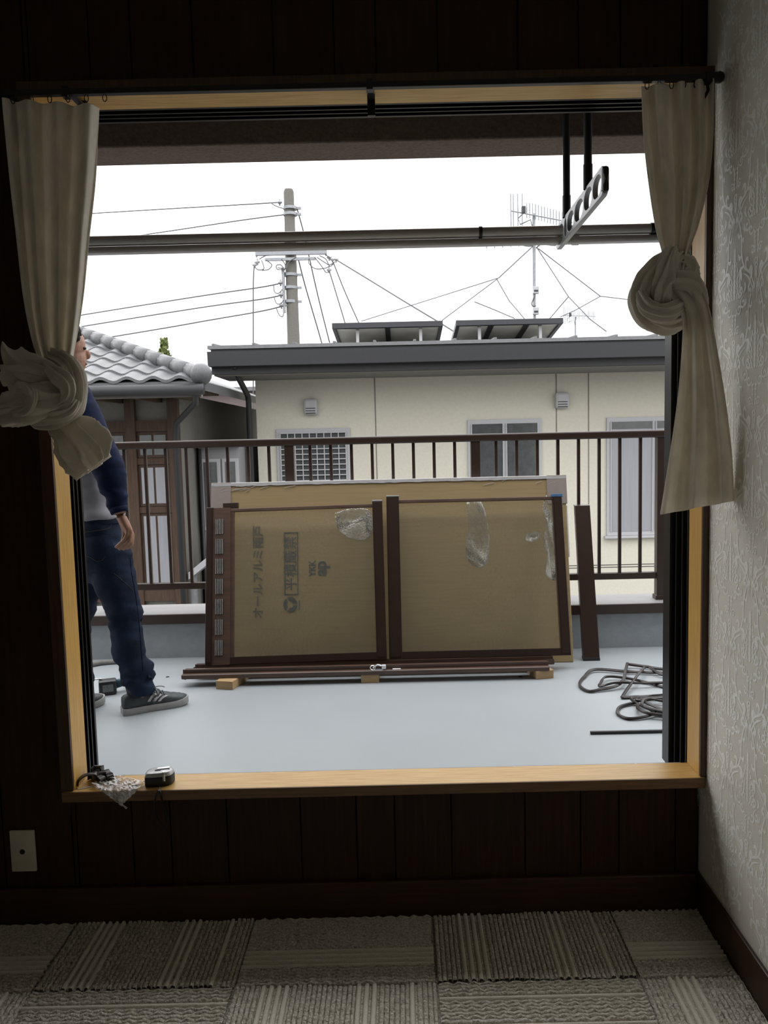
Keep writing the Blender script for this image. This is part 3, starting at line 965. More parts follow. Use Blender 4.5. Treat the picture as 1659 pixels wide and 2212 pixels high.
for x in [-.93 + .045 * k_ for k_ in range(6)] + [.625 + .03 * k_ for k_ in range(5)]:
    q = MB(); q.tube([(x + .005 * math.cos(a), -.002, -.016 + .009 * math.sin(a)) for a in [2 * PI * i / 10 for i in range(10)]], .0012, 5, closed=True)
    q.build('glider_ring', M_black, rl, smooth=True)

def drape(rows, nu, nv, waves, amp, seed=0.0, sway=.35, top_scallop=0.0, hem=None):
    """cloth sheet: rows = (xl, xr, y_left, y_right, Yl, Yr, fold) control rows in photo pixels with true distances"""
    C = crom(rows, nv)
    b = []
    for j, (xl, xr, yl, yr, Yl, Yr, fo) in enumerate(C):
        t = j / (nv - 1)
        rw = []
        for i in range(nu):
            u = i / (nu - 1)
            ph = 2 * PI * waves * (u + .035 * math.sin(5.1 * u + seed) + .03 * math.sin(3 * t + seed)) + seed
            wv = math.sin(ph) + .22 * math.sin(2.03 * ph + 1.1 + t) + .10 * math.sin(4.6 * u * waves + 3 * t + seed)
            uu = u + sway / (2 * PI * waves) * math.cos(ph) * math.sin(PI * u)
            x = xl + (xr - xl) * uu
            y = yl + (yr - yl) * u
            if top_scallop and t < .05:
                y -= top_scallop * wv * (1 - t / .05)
            Y = Yl + (Yr - Yl) * u - amp * fo * wv
            rw.append(atY(x, y, Y))
        b.append(rw)
    return b
def cloth_obj(name, rows, parent, mats=None, thick=.0022):
    q = MB()
    q.grid(rows)
    o = q.build(name, mats or [M_cloth], parent, fix=False)
    return bake(o, [('SUBSURF', {'levels': 1}), ('SOLIDIFY', {'thickness': thick, 'offset': 0})])
def swath(path, rpx, lobes, amp, twist=0.0, flat=1.0, n=84, k=48, seed=0.0, cap=False, grow=0.0):
    """gathered tube of cloth along a 3D path; path in (px, py, Y), radius in pixels at that distance"""
    P, Rr = [], []
    for (x, y, Y, r) in crom([(*p, r) for p, r in zip(path, rpx)], k):
        P.append(atY(x, y, Y))
        Rr.append(r * Y / F * flat)
    q = MB()
    def prof(a, t):
        g_ = (1 - grow) + 2 * grow * t
        s1 = math.sin(lobes * a + seed + 2.2 * t)
        crease = 1.0 - 2.0 * abs(math.sin(.5 * (lobes + 1) * a + seed * 1.7 + 1.6 * t)) ** .7
        nz_ = noise.noise((math.cos(a) * 1.6 + seed * 3, math.sin(a) * 1.6, t * 4.0))
        rr_ = max(.006, Rr[min(len(Rr) - 1, int(t * (len(Rr) - 1) + .5))])
        wob = a * (lobes + 4) * .5 + seed * 2 + 2.4 * math.sin(2.2 * t + seed) + 1.6 * noise.noise((a * .8, t * 2.5, seed))
        fold = .0075 * (1 - 1.9 * abs(math.sin(wob)) ** .6) / rr_ * min(1.0, rr_ / .022)
        return 1 + fold + g_ * amp * (.75 * s1 + .55 * crease + .35 * math.sin((lobes * 2 + 1) * a + 2 * seed + 4 * t)) + .16 * nz_
    q.tube(P, Rr, n, cap=cap, prof=prof, twist=twist, flat=1 / flat, up=(0, -1, 0.001))
    return q
def swath_obj(name, parent, *a, **k_):
    q = swath(*a, **k_)
    o = q.build(name, [M_cloth], parent, fix=True)
    return bake(o, [('SUBSURF', {'levels': 1}), ('SOLIDIFY', {'thickness': .002, 'offset': 0})])

# left curtain
cl = thing('curtain', 'oatmeal linen curtain knotted low with bunched loops, beside the man', 'curtain', tuple(atY(110, 215, CY)))
def keep(o, root):
    o.matrix_parent_inverse = Matrix.Translation(root.location).inverted()
    return o
rows = [(4, 214, 214, 228, CY, CY, 1.0), (12, 211, 300, 310, CY, CY, 1.0), (22, 205, 400, 405, CY, CY, .95), (36, 192, 520, 520, CY, CY, .8), (50, 180, 640, 640, CY, CY, .7), (68, 165, 730, 735, CY, CY, .65), (88, 152, 790, 800, CY, CY, .55), (100, 148, 830, 840, CY, CY, .5)]
up = keep(cloth_obj('upper_drape', drape(rows, 90, 70, 3.7, .034, .4, .6, 4.0), cl), cl)
for (nm, sw) in (
    ('knot_wrap', dict(path=[(112, 768, CY), (150, 792, CY - .03), (163, 840, CY - .05), (146, 884, CY - .05), (95, 902, CY - .03), (60, 888, CY)], rpx=[18, 22, 24, 26, 22, 14], lobes=5, amp=.15, flat=.9, seed=.3, n=96, k=56)),
    ('knot_loop', dict(path=[(150, 848, CY - .02), (118, 822, CY - .040), (78, 804, CY - .05), (44, 800, CY - .045), (18, 800, CY - .04)], rpx=[16, 26, 36, 41, 44], lobes=3, amp=.17, flat=.75, seed=1.2, grow=.6, n=96, k=56)),
    ('knot_loop', dict(path=[(152, 850, CY - .05), (116, 862, CY - .075), (78, 872, CY - .085), (40, 882, CY - .075), (8, 888, CY - .065)], rpx=[20, 34, 40, 38, 34], lobes=3, amp=.17, flat=.75, seed=2.6, grow=.6, n=96, k=56)),
    ('knot_fold', dict(path=[(96, 786, CY - .06), (126, 812, CY - .085), (147, 836, CY - .095), (142, 864, CY - .09), (110, 886, CY - .08)], rpx=[7, 16, 18, 15, 8], lobes=2, amp=.22, flat=.7, seed=.9)),
    ('knot_fold', dict(path=[(20, 858, CY - .085), (46, 836, CY - .115), (68, 850, CY - .125), (62, 880, CY - .12), (30, 896, CY - .10)], rpx=[6, 12, 14, 12, 7], lobes=2, amp=.22, flat=.7, seed=1.9)),
    ('knot_fold', dict(path=[(70, 912, CY - .05), (110, 902, CY - .085), (150, 886, CY - .095), (166, 866, CY - .08)], rpx=[6, 13, 14, 8], lobes=3, amp=.2, flat=.7, seed=2.9)),
    ('tail', dict(path=[(138, 884, CY - .01), (146, 918, CY - .02), (166, 952, CY - .03), (188, 984, CY - .03), (206, 1008, CY - .03)], rpx=[22, 38, 50, 50, 40], lobes=4, amp=.13, flat=.5, seed=.2, grow=.5, n=96, k=56)),
):
    keep(swath_obj(nm, cl, **sw), cl)

# right curtain
cr_ = thing('curtain', 'oatmeal linen curtain tied in one round knot against the damask wall', 'curtain', tuple(atY(1465, 180, CY)))
rows = [(1386, 1542, 186, 170, CY, CY, 1.0), (1391, 1540, 300, 298, CY, CY, 1.0), (1402, 1530, 400, 396, CY, CY, .85), (1416, 1510, 490, 480, CY, CY, .6), (1430, 1490, 545, 540, CY, CY, .5), (1438, 1480, 600, 600, CY, CY, .45)]
keep(cloth_obj('upper_drape', drape(rows, 80, 56, 3.6, .026, 2.0, .55, 3.0), cr_), cr_)
for (nm, sw) in (
    ('knot_wrap', dict(path=[(1462, 552, CY), (1425, 580, CY - .03), (1394, 618, CY - .04), (1386, 655, CY - .04), (1404, 687, CY - .04), (1440, 697, CY - .03), (1478, 680, CY - .02), (1500, 655, CY)], rpx=[18, 24, 26, 25, 25, 24, 22, 15], lobes=5, amp=.14, flat=.9, seed=.8)),
    ('knot_fold', dict(path=[(1452, 540, CY - .03), (1440, 580, CY - .06), (1432, 620, CY - .07), (1428, 650, CY - .06), (1440, 668, CY - .04)], rpx=[15, 20, 21, 17, 8], lobes=4, amp=.16, flat=.8, seed=2.2)),
    ('knot_fold', dict(path=[(1382, 630, CY - .06), (1398, 662, CY - .075), (1430, 676, CY - .08), (1462, 664, CY - .07), (1480, 645, CY - .05)], rpx=[9, 16, 18, 16, 9], lobes=3, amp=.18, flat=.8, seed=.5)),
    ('knot_fold', dict(path=[(1440, 622, CY - .05), (1462, 608, CY - .07), (1490, 612, CY - .075), (1508, 636, CY - .06), (1512, 670, CY - .04)], rpx=[10, 18, 22, 20, 14], lobes=3, amp=.14, flat=.8, seed=1.1)),
    ('knot_fold', dict(path=[(1412, 640, CY - .03), (1440, 648, CY - .035), (1470, 652, CY - .02)], rpx=[16, 22, 16], lobes=3, amp=.16, flat=.8, seed=.3)),
    ('knot_fold', dict(path=[(1448, 560, CY), (1482, 575, CY + .01), (1492, 605, CY), (1500, 640, CY)], rpx=[16, 22, 18, 10], lobes=4, amp=.16, flat=.8, seed=3.1)),
):
    keep(swath_obj(nm, cr_, **sw), cr_)
TY = CY - .05
rows = [(1438, 1500, 622, 606, TY - .02, TY - .03, .25), (1456, 1520, 655, 635, TY - .02, TY - .035, .4), (1474, 1534, 692, 676, TY - .02, TY - .045, .55), (1470, 1553, 790, 780, TY, TY - .055, .8), (1460, 1568, 890, 875, TY, TY - .06, 1.0), (1444, 1580, 1000, 975, TY, TY - .06, 1.15), (1426, 1586, 1112, 1082, TY, TY - .06, 1.25)]
keep(cloth_obj('tail', drape(rows, 80, 64, 2.7, .017, 1.0, .5, 0), cr_), cr_)
hrows = [r_ for r_ in rows]
a, b_ = rows[-2], rows[-1]
def lerp_row(t, dY):
    r_ = [x + (y - x) * t for x, y in zip(a, b_)]
    r_[4] -= dY; r_[5] -= dY
    return tuple(r_)
# ------------------------------------------------------------------ wall plate
pl = thing('wall_socket', 'cream antenna socket plate with a single hole on the dark boards', 'socket', tuple(atY(52, 1836, WY)))
MB().box(-.035, .035, -.008, .0, -.060, .060, bev=.003).build('plate', M_plate, pl, smooth=40)
q = MB(); q.tube([(0, -.0105, 0), (0, -.008, 0)], [.0095, .011], 20); q.box(-.013, .013, -.0088, -.0075, -.012, .012, bev=.0005); q.build('jack_surround', M_plate, pl)
q = MB(); q.cyl((0, -.0112, 0), (0, -.010, 0), .0075, 18); q.build('jack_hole', M_dark, pl)

# ------------------------------------------------------------------ things on the sill
SZ = WZ0
# tape measure
pt = atZ(343, 1696, SZ)
tm = thing('tape_measure', 'silver and black tape measure lying on the window sill', 'tape measure', (pt.x, 2.152, SZ), (0, 0, R(14)))
def dshape(sc):
    return [(x * sc, y * sc) for x, y in crom([(-.038, -.020), (-.010, -.026), (.022, -.026), (.036, -.014), (.040, .006), (.032, .022), (.010, .030), (-.018, .027), (-.036, .014), (-.040, -.006), (-.038, -.020)], 40)[:-1]]
q = MB(); q.rings([[(x, y, z) for x, y in dshape(s_)] for s_, z in ((.90, 0), (1, .004), (1.0, .025), (.97, .028))]); q.build('rubber_body', M_cap, tm, smooth=40)
q = MB(); q.rings([[(x, y, z) for x, y in dshape(s_)] for s_, z in ((.96, .0275), (.94, .033), (.84, .038), (.6, .040))]); q.build('silver_shell', mat('silver_plastic', (.55, .55, .56), .35, metal=.2), tm, smooth=40)
q = MB(); q.box(-.006, .028, -.004, .008, .0395, .043, bev=.001); q.build('belt_clip', M_steel, tm)
q = MB(); q.box(-.012, .004, -.010, -.001, .039, .0415, bev=.001); q.build('lock_button', M_cap, tm)
q = MB(); q.cyl((.012, -.020, .034), (.012, -.020, .040), .0045, 12); q.cyl((.012, -.027, .016), (.012, -.0245, .034), .004, 10); q.build('clip_screw', M_steel, tm, smooth=40)
P = [(344, 1700, 2.118), (343, 1708, 2.098), (336, 1722, 2.092), (334, 1742, 2.097), (338, 1762, 2.108), (346, 1778, 2.118), (356, 1790, 2.125), (362, 1776, 2.126), (358, 1750, 2.118), (350, 1728, 2.105), (346, 1712, 2.096), (345, 1702, 2.114)]
q = MB(); q.tube([Vector(atY(*p)) for p in crom(P, 60)], .0024, 6)
o = q.build('wrist_cord', M_cap, tm, smooth=True)
o.matrix_parent_inverse = (Matrix.Translation(tm.location) @ Matrix.Rotation(R(14), 4, 'Z')).inverted()
q = MB(); q.cyl(atY(345, 1702, 2.112), atY(342, 1709, 2.096), .0028, 8)
o = q.build('cord_ferrule', M_steel, tm, smooth=True)
o.matrix_parent_inverse = (Matrix.Translation(tm.location) @ Matrix.Rotation(R(14), 4, 'Z')).inverted()
# clear bag: a crumpled sheet lying on the sill, its corner hanging over the edge
M_bag = bpy.data.materials.new('clear_bag_film')
M_bag.use_nodes = True
t = M_bag.node_tree
pb_ = t.nodes['Principled BSDF']
pb_.inputs['Base Color'].default_value = (.86, .86, .87, 1)
pb_.inputs['Roughness'].default_value = .22
n_ = t.nodes.new('ShaderNodeTexNoise'); n_.inputs['Scale'].default_value = 45; n_.inputs['Detail'].default_value = 4
cc = t.nodes.new('ShaderNodeTexCoord')
rr_ = t.nodes.new('ShaderNodeValToRGB')
rr_.color_ramp.elements[0].position = .40; rr_.color_ramp.elements[0].color = (.45, .45, .45, 1)
rr_.color_ramp.elements[1].position = .60; rr_.color_ramp.elements[1].color = (.97, .97, .97, 1)
tp = t.nodes.new('ShaderNodeBsdfTransparent')
mx_ = t.nodes.new('ShaderNodeMixShader')
t.links.new(cc.outputs['Object'], n_.inputs['Vector']); t.links.new(n_.outputs['Fac'], rr_.inputs['Fac'])
t.links.new(rr_.outputs['Color'], mx_.inputs['Fac']); t.links.new(tp.outputs['BSDF'], mx_.inputs[1]); t.links.new(pb_.outputs['BSDF'], mx_.inputs[2])
t.links.new(mx_.outputs['Shader'], t.nodes['Material Output'].inputs['Surface'])
n_g = 26
rows = []
A_, B_, C_, D_ = (247, 1672), (316, 1688), (262, 1740), (196, 1692)
for i in range(n_g):
    s_ = i / (n_g - 1)
    rw = []
    for j in range(n_g):
        t_ = j / (n_g - 1)
        x = (1 - s_) * ((1 - t_) * A_[0] + t_ * B_[0]) + s_ * ((1 - t_) * D_[0] + t_ * C_[0])
        y = (1 - s_) * ((1 - t_) * A_[1] + t_ * B_[1]) + s_ * ((1 - t_) * D_[1] + t_ * C_[1])
        x += 3.0 * noise.noise((i * .5, j * .5, 3)); y += 2.0 * noise.noise((i * .5, j * .5, 9))
        edge = 1708 - (x - 170) * .022
        nn = abs(noise.noise((i * .33, j * .33, .5))) * .016 + abs(noise.noise((i * .8, j * .8, 5))) * .007
        if y < edge - 2:
            p = atZ(x, y, SZ + .003 + nn)
        else:
            p = atY(x, y, 2.098 - nn)
        rw.append(p)
    rows.append(rw)
q = MB(); q.grid(rows)
q.tube([atY(258, 1735, 2.094), atY(268, 1741, 2.092), atY(274, 1746, 2.092)], [.004, .002, .0035], 5)
bagc = Vector(atZ(250, 1695, SZ))
bg_o = q.build('plastic_bag', M_bag, None, smooth=False)
tag(bg_o, 'crumpled clear plastic bag draped over the window sill edge', 'bag')
# loose dark window fittings
M_fit = mat('dark_fitting_metal', (0.028, 0.020, 0.018), 0.35, metal=.3, vary=.3)
def fitting(px_, py_, rz, label, sc=1.0):
    p = atZ(px_, py_, SZ)
    f = thing('window_fitting', label, 'fitting', (p.x, p.y, SZ + .0005), (0, 0, rz), 'dark fittings heaped on the sill')
    arc = [(-.030 * sc, 0, .002), (-.026 * sc, 0, .016 * sc), (-.010 * sc, 0, .024 * sc), (.010 * sc, 0, .020 * sc), (.026 * sc, 0, .006)]
    q = MB()
    P = crom(arc, 14)
    q.rings([[(x, -.007, z), (x, .007, z), (x, .007, z + .004), (x, -.007, z + .004)] for x, y, z in P])
    q.build('clip_body', M_fit, f, smooth=40)
    q = MB(); q.cyl((.020 * sc, -.009, .012), (.020 * sc, .009, .012), .008 * sc, 12); q.build('roller', M_fit, f, smooth=40)
    return f
for a_, lb in (((196, 1694, R(35)), 'largest curled dark window fitting, at the jamb end of the heap on the sill'), ((209, 1690, R(-30)), 'curled dark window fitting in the middle of the heap on the sill'), ((222, 1687, R(50)), 'curled dark window fitting lying against the clear plastic bag'),
               ((233, 1684, R(-50)), 'small dark window fitting at the bag end of the heap on the sill'), ((216, 1681, R(10)), 'small dark window fitting just in front of the metal corner block')):
    fitting(*a_, lb, 1.15 if 'largest' in lb else (.9 if 'small' in lb else 1.0))
p = atZ(222, 1672, SZ)
cbk = thing('corner_block', 'small grey metal corner block standing by the black window frame', 'fitting', (p.x, 2.195, SZ))
q = MB(); q.box(-.018, .012, -.012, .010, 0, .004); q.box(-.018, -.014, -.012, .010, .004, .034); q.box(.008, .012, -.012, .010, .004, .034); q.build('channel', M_fit, cbk)
q = MB(); q.box(-.0138, .0078, .006, .010, .006, .034); q.build('back_plate', M_galv, cbk)
p = atZ(178, 1702, SZ)
o = MB().box(-.022, .022, -.0025, .0025, 0, .0015, bev=.0004).build('paper_strip', M_white)
o.location = (p.x + .012, p.y, SZ + .0002); o.rotation_euler = (0, 0, R(28))
tag(o, 'thin white strip on the sill corner beneath the dark fittings', 'strip')

# ------------------------------------------------------------------ the man on the balcony
from mathutils.bvhtree import BVHTree
M_skin = mat('skin', (0.27, 0.135, 0.08), 0.55, vary=0.08, nscale=6, bump=.05, bscale=120)
M_hair = mat('black_hair', (0.010, 0.008, 0.007), 0.85, vary=0.3, spec=0.15)
M_denim = mat('dark_denim', (0.004, 0.008, 0.019), 0.85, scale=(1, 1, 1), nscale=9, c2=(0.010, 0.019, 0.043), bump=0.25, bscale=260, spec=0.2)
M_navy = mat('navy_knit', (0.004, 0.009, 0.033), 0.9, vary=0.2, bump=0.2, bscale=300, spec=0.2)
M_tee = mat('pale_grey_jersey', (0.27, 0.263, 0.285), 0.9, vary=0.05, bump=0.1, bscale=200, spec=0.2)
M_shoe = mat('charcoal_shoe_leather', (0.036, 0.043, 0.046), 0.55, vary=0.15)
M_sole = mat('off_white_rubber', (0.28, 0.28, 0.265), 0.6, vary=0.08)
M_lace = mat('grey_lace', (0.10, 0.10, 0.10), 0.8)
M_stitch = mat('tan_stitch', (0.045, 0.038, 0.036), 0.8)
HD = R(29)
hv = Vector((math.cos(HD), math.sin(HD), 0))          # where he faces
lv = Vector((-math.sin(HD), math.cos(HD), 0))         # his left
def ering(c, a, b, n=28, ha=hv, la=lv, e=1.0):
    """horizontal ellipse: a sideways, b front to back"""
    out = []
    for i in range(n):
        t = 2 * PI * i / n
        cs, sn = math.cos(t), math.sin(t)
        out.append(c + la * (a * math.copysign(abs(cs) ** e, cs)) + ha * (b * math.copysign(abs(sn) ** e, sn)))
    return out
V = Vector
ankR = V((-1.185, 3.475, .255)); kneR = atY(270, 1336, 3.47); hipR = atY(232, 1192, 3.47)
ankL = atY(170, 1480, 3.52); kneL = atY(163, 1330, 3.62); hipL = hipR + lv * .165
pel = (hipR + hipL) / 2 + V((0, 0, .02))
neck = atY(128, 826, 3.57)
neck.z = 1.60
headc = V((neck.x, neck.y, 1.762)) + hv * .025
lean = lambda z: (neck - pel) * (z / (neck.z - pel.z))
shR = V((neck.x, neck.y, 1.548)) - lv * .20 + hv * .03
shL = V((neck.x, neck.y, 1.548)) + lv * .185
elR = atY(234, 1012, 3.33); wrR = atY(259, 1110, 3.30)
elL = shL + V((0, 0, -.27)) + lv * .05 - hv * .02
wrL = elL + hv * .05 + V((0, 0, -.24))
def limb(b, pts, rad, n=16):
    P = crom([(*p, r) for p, r in zip(pts, rad)], 24)
    b.tube([p[:3] for p in P], [p[3] for p in P], n)
bd = MB()
limb(bd, [hipR, kneR, ankR, ankR + V((0, 0, -.06))], [.075, .048, .036, .036])
limb(bd, [hipL, kneL, ankL, ankL + V((0, 0, -.06))], [.075, .048, .036, .036])
bd.rings([ering(pel + (lean(z) if z > 0 else V((0, 0, z))) + hv * f_, a, b_) for z, a, b_, f_ in ((-.10, .10, .07, 0), (0, .155, .10, 0), (.14, .135, .09, 0), (.30, .150, .10, .01), (.42, .155, .10, .015))] + [ering(neck + V((0, 0, z)), a, b_) for z, a, b_ in ((-.07, .15, .075), (-.02, .08, .06), (.03, .056, .056), (.10, .052, .056))])
limb(bd, [shR, elR, wrR], [.050, .038, .026]); limb(bd, [shL, elL, wrL], [.050, .038, .026])
# head: skull, jaw, nose, ears
def blob(b, c, a, bb, cc, n=20, k=14):
    b.rings([ering(c + V((0, 0, cc * math.sin(p))), a * math.cos(p), bb * math.cos(p), n) for p in [-PI / 2 + PI * (i + .5) / k for i in range(k)]])
blob(bd, headc + V((0, 0, .03)), .074, .094, .095)
blob(bd, headc + hv * .028 + V((0, 0, -.035)), .058, .066, .082)
blob(bd, headc + hv * .098 + V((0, 0, -.012)), .013, .016, .022, 10, 8)
for sg in (-1, 1):
    blob(bd, headc + lv * (sg * .076) - hv * .006 + V((0, 0, -.005)), .009, .018, .030, 10, 8)
# right hand: back of the hand to us, fingers curling down and back
YH = 3.29
def hp(x, y, dY=0.0):
    return atY(x, y, YH + dY)
kn = [hp(276, 1144, -.012), hp(283, 1150, -.008), hp(286, 1158, .004), hp(285, 1166, .018)]
mid = [hp(268, 1166, -.020), hp(276, 1172, -.020), hp(281, 1177, -.010), hp(282, 1180, .008)]
tip = [hp(249, 1183, -.004), hp(256, 1187, -.006), hp(265, 1187, .0), hp(273, 1186, .012)]
wr0 = wrR
for j in range(4):
    limb(bd, [wr0.lerp(kn[j], .25), wr0.lerp(kn[j], .7), kn[j]], [.0185, .0150, .0108], 12)
    r0 = (.0084, .0086, .0083, .0075)[j]
    limb(bd, [kn[j], kn[j].lerp(mid[j], .5) + V((.004, -.003, -.002)), mid[j], tip[j]], [r0 + .0008, r0, r0 - .0006, r0 * .78], 12)
limb(bd, [wr0 + V((-.004, .008, -.01)), hp(268, 1138, .030), hp(269, 1156, .034), hp(264, 1170, .030)], [.017, .0145, .0112, .0085], 12)
limb(bd, [wrL, wrL + V((0, 0, -.06)), wrL + V((0, 0, -.10))], [.026, .034, .028])
for j in range(4):
    q0 = wrL + V((0, 0, -.09)) + hv * (.028 - .019 * j)
    limb(bd, [q0, q0 + V((0, 0, -.045)) - lv * .008, q0 + V((0, 0, -.075)) - lv * .03], [.0095, .009, .007], 10)
limb(bd, [wrL + V((0, 0, -.03)) + hv * .02, wrL + V((0, 0, -.07)) + hv * .05, wrL + V((0, 0, -.10)) + hv * .055], [.013, .011, .008], 10)
man = bd.build('person', M_skin)
bake(man, [('REMESH', {'mode': 'VOXEL', 'voxel_size': .0036}), ('SMOOTH', {'factor': .5, 'iterations': 2})])
tag(man, 'person in pale shirt with navy sleeves, dark jeans and charcoal trainers, standing turned away', 'person')

def wrinkle(o, amp, freq, zs=None):
    me = o.data
    for v in me.vertices:
        p = v.co
        a = amp * (zs(p) if zs else 1.0)
        v.co = p + v.normal * a * (noise.noise(V((p.x * freq, p.y * freq, p.z * freq * 2.3))) + .5 * noise.noise(V((p.x * freq * 2.2 + 5, p.y * freq * 2.2, p.z * freq * 5))))
    me.update()
# jeans
jn = MB()
# widths follow the outline of the leg in view
limb(jn, [hipR + V((0, 0, .03)), hipR.lerp(kneR, .45) + V((0, 0, 0)), kneR, kneR.lerp(ankR, .5) - hv * .012, ankR + V((.0, 0, .07)), ankR + V((0, 0, -.010))], [.100, .090, .073, .071, .064, .058], 22)
limb(jn, [hipL + V((0, 0, .03)), hipL.lerp(kneL, .45), kneL, kneL.lerp(ankL, .5) - hv * .012, ankL + V((0, 0, .07)), ankL + V((0, 0, -.010))], [.098, .086, .071, .070, .064, .060], 22)
jn.rings([ering(pel + (lean(z) if z > 0 else V((0, 0, z))) + hv * f_, a, b_) for z, a, b_, f_ in ((-.16, .11, .075, -.005), (-.08, .165, .115, -.012), (0, .178, .128, -.014), (.08, .170, .118, -.008), (.150, .160, .105, 0))])
jo = jn.build('jeans', M_denim, man)
bake(jo, [('REMESH', {'mode': 'VOXEL', 'voxel_size': .009}), ('SMOOTH', {'factor': .5, 'iterations': 6})])
wrinkle(jo, .017, 8.0, lambda p: .45 + 1.3 * max(0, 1 - abs(p.z - .30) / .12) + 1.0 * max(0, 1 - abs(p.z - kneR.z) / .10) + .6 * max(0, 1 - abs(p.z - .86) / .1))
bake(jo, [('SMOOTH', {'factor': .4, 'iterations': 1})])
def bvh(o):
    return BVHTree.FromPolygons([v.co[:] for v in o.data.vertices], [p.vertices[:] for p in o.data.polygons])
tj = bvh(jo)
def onto(tree, x, y, off=.002):
    d = ray(x, y).normalized()
    hit = tree.ray_cast(V((0, 0, CAMZ)), d)
    if hit[0] is None:
        return None
    return hit[0] - d * off
def trace(tree, pts, n, off):
    return [p for p in (onto(tree, x, y, off) for x, y in crom(pts, n)) if p is not None]
def seam(name, pts, rad=.0012, mt=M_stitch, n=26, off=.0008):
    P = trace(tj, pts, n, off)
    if len(P) > 3:
        MB().tube(P, rad, 5).build(name, mt, jo, smooth=True)
rows = []
for j in range(9):
    t_ = j / 8
    l = (176 + 4 * t_, 1164 + 74 * t_); r_ = (240 + 12 * t_, 1152 + 72 * t_)
    rows.append([onto(tj, l[0] + (r_[0] - l[0]) * i / 8, l[1] + (r_[1] - l[1]) * i / 8 + (10 * (1 - abs(i / 4 - 1)) if j == 8 else 0), .0035) for i in range(9)])
if all(p is not None for rw in rows for p in rw):
    MB().grid(rows).build('back_pocket', M_denim, jo, smooth=True)
seam('pocket_stitch', [(182, 1200), (196, 1205), (208, 1212), (220, 1210), (227, 1202)], .0011, M_stitch, 26, .0045)
seam('outer_seam', [(281, 1205), (285, 1240), (291, 1272), (298, 1320), (302, 1360), (306, 1410), (310, 1450)], .0022, M_denim, 40)
seam('yoke_seam', [(182, 1150), (210, 1146), (236, 1140), (244, 1120)], .0012, M_stitch)
seam('thigh_seam', [(245, 1238), (262, 1252), (278, 1266), (288, 1276)], .0010, M_stitch)
# waistband
wbm = MB()
wbm.rings([ering(pel + lean(z), a, b_, 40) for z, a, b_ in ((.105, .1675, .1135), (.108, .170, .116), (.140, .166, .112), (.143, .163, .109))], cap=False)
wbm.build('waistband', M_denim, jo, smooth=True)
# shirt body and navy sleeves
tb = MB()
tb.rings([ering(pel + lean(z) + hv * f_, a, b_, 30) for z, a, b_, f_ in ((.122, .176, .122, 0), (.20, .164, .114, .004), (.32, .168, .120, .012), (.42, .176, .120, .015))] + [ering(neck + V((0, 0, z)), a, b_, 30) for z, a, b_ in ((-.075, .155, .095), (-.035, .105, .078), (-.005, .068, .066))])
to = tb.build('shirt_body', M_tee, man)
bake(to, [('REMESH', {'mode': 'VOXEL', 'voxel_size': .010}), ('SMOOTH', {'factor': .5, 'iterations': 5})])
wrinkle(to, .011, 7.0)
for (sh, el, wr) in ((shR, elR, wrR), (shL, elL, wrL)):
    q = MB()
    limb(q, [sh + V((0, 0, .03)).lerp(V((0, 0, 0)), .3) + (neck - sh) * .30, sh, sh.lerp(el, .5), el, el.lerp(wr, .55), wr + (el - wr) * .06], [.066, .078, .072, .068, .052, .036], 20)
    so = q.build('sleeve', M_navy, man)
    bake(so, [('REMESH', {'mode': 'VOXEL', 'voxel_size': .008}), ('SMOOTH', {'factor': .5, 'iterations': 4})])
    wrinkle(so, .008, 10.0, lambda p: .4 + 1.2 * max(0, 1 - abs(p.z - 1.12) / .14))
    d_ = (el - wr).normalized()
    MB().tube([wr + d_ * .004, wr + d_ * .028], [.0350, .038], 20, cap=True).build('cuff', M_navy, so, smooth=True)
# hair: cap of the skull down to the nape, ruffled
hr = MB()
rg = []
for i in range(12):
    ph = PI / 2 - (PI * .62) * (i + .4) / 12
    rg.append(ering(headc + V((0, 0, .038 + .104 * math.sin(ph))) - hv * (.010 + .012 * (ph < 0)), .083 * math.cos(ph) + .001, .100 * math.cos(ph) + .001, 36))
for rw in rg:
    for j, p in enumerate(rw):
        d = p - headc
        if d.dot(hv) > .074 and d.z < .050:                     # keep the face open
            rw[j] = p - hv * (d.dot(hv) - .060) - d * .06
hr.rings(rg)
ho = hr.build('hair', M_hair, man)
bake(ho, [('SUBSURF', {'levels': 1})])
for v in ho.data.vertices:
    n_ = noise.noise(v.co * 60) * .010 + noise.noise(v.co * 140) * .006
    v.co += v.normal * n_
for k_ in range(60):
    a = random.uniform(0, 2 * PI); ph = random.uniform(.6, 1.5)
    d = hv * (math.cos(a) * math.cos(ph)) + lv * (math.sin(a) * math.cos(ph)) + V((0, 0, math.sin(ph)))
    p = headc + V((0, 0, .038)) - hv * .01 + V((d.x * .090, d.y * .090, d.z * .102))
    MB().tube([p - d * .01, p + d * .010 + V((0, 0, -.002)), p + d * .02 + hv * random.uniform(-.008, .012)], [.004, .0025, .0006], 5).build('hair_tuft', M_hair, ho)
for sg in (-1, 1):
    q = MB(); q.ball(headc + hv * .084 + lv * (sg * .030) + V((0, 0, .012)), .011, 10, 7, sc=(.8, .8, .6)); q.build('eye', M_dark, man, smooth=True)
q = MB(); q.tube([headc + hv * .090 + lv * a + V((0, 0, -.056)) for a in (-.022, 0, .022)], .004, 6); q.build('mouth', mat('lips', (.25, .10, .08), .5), man, smooth=True)

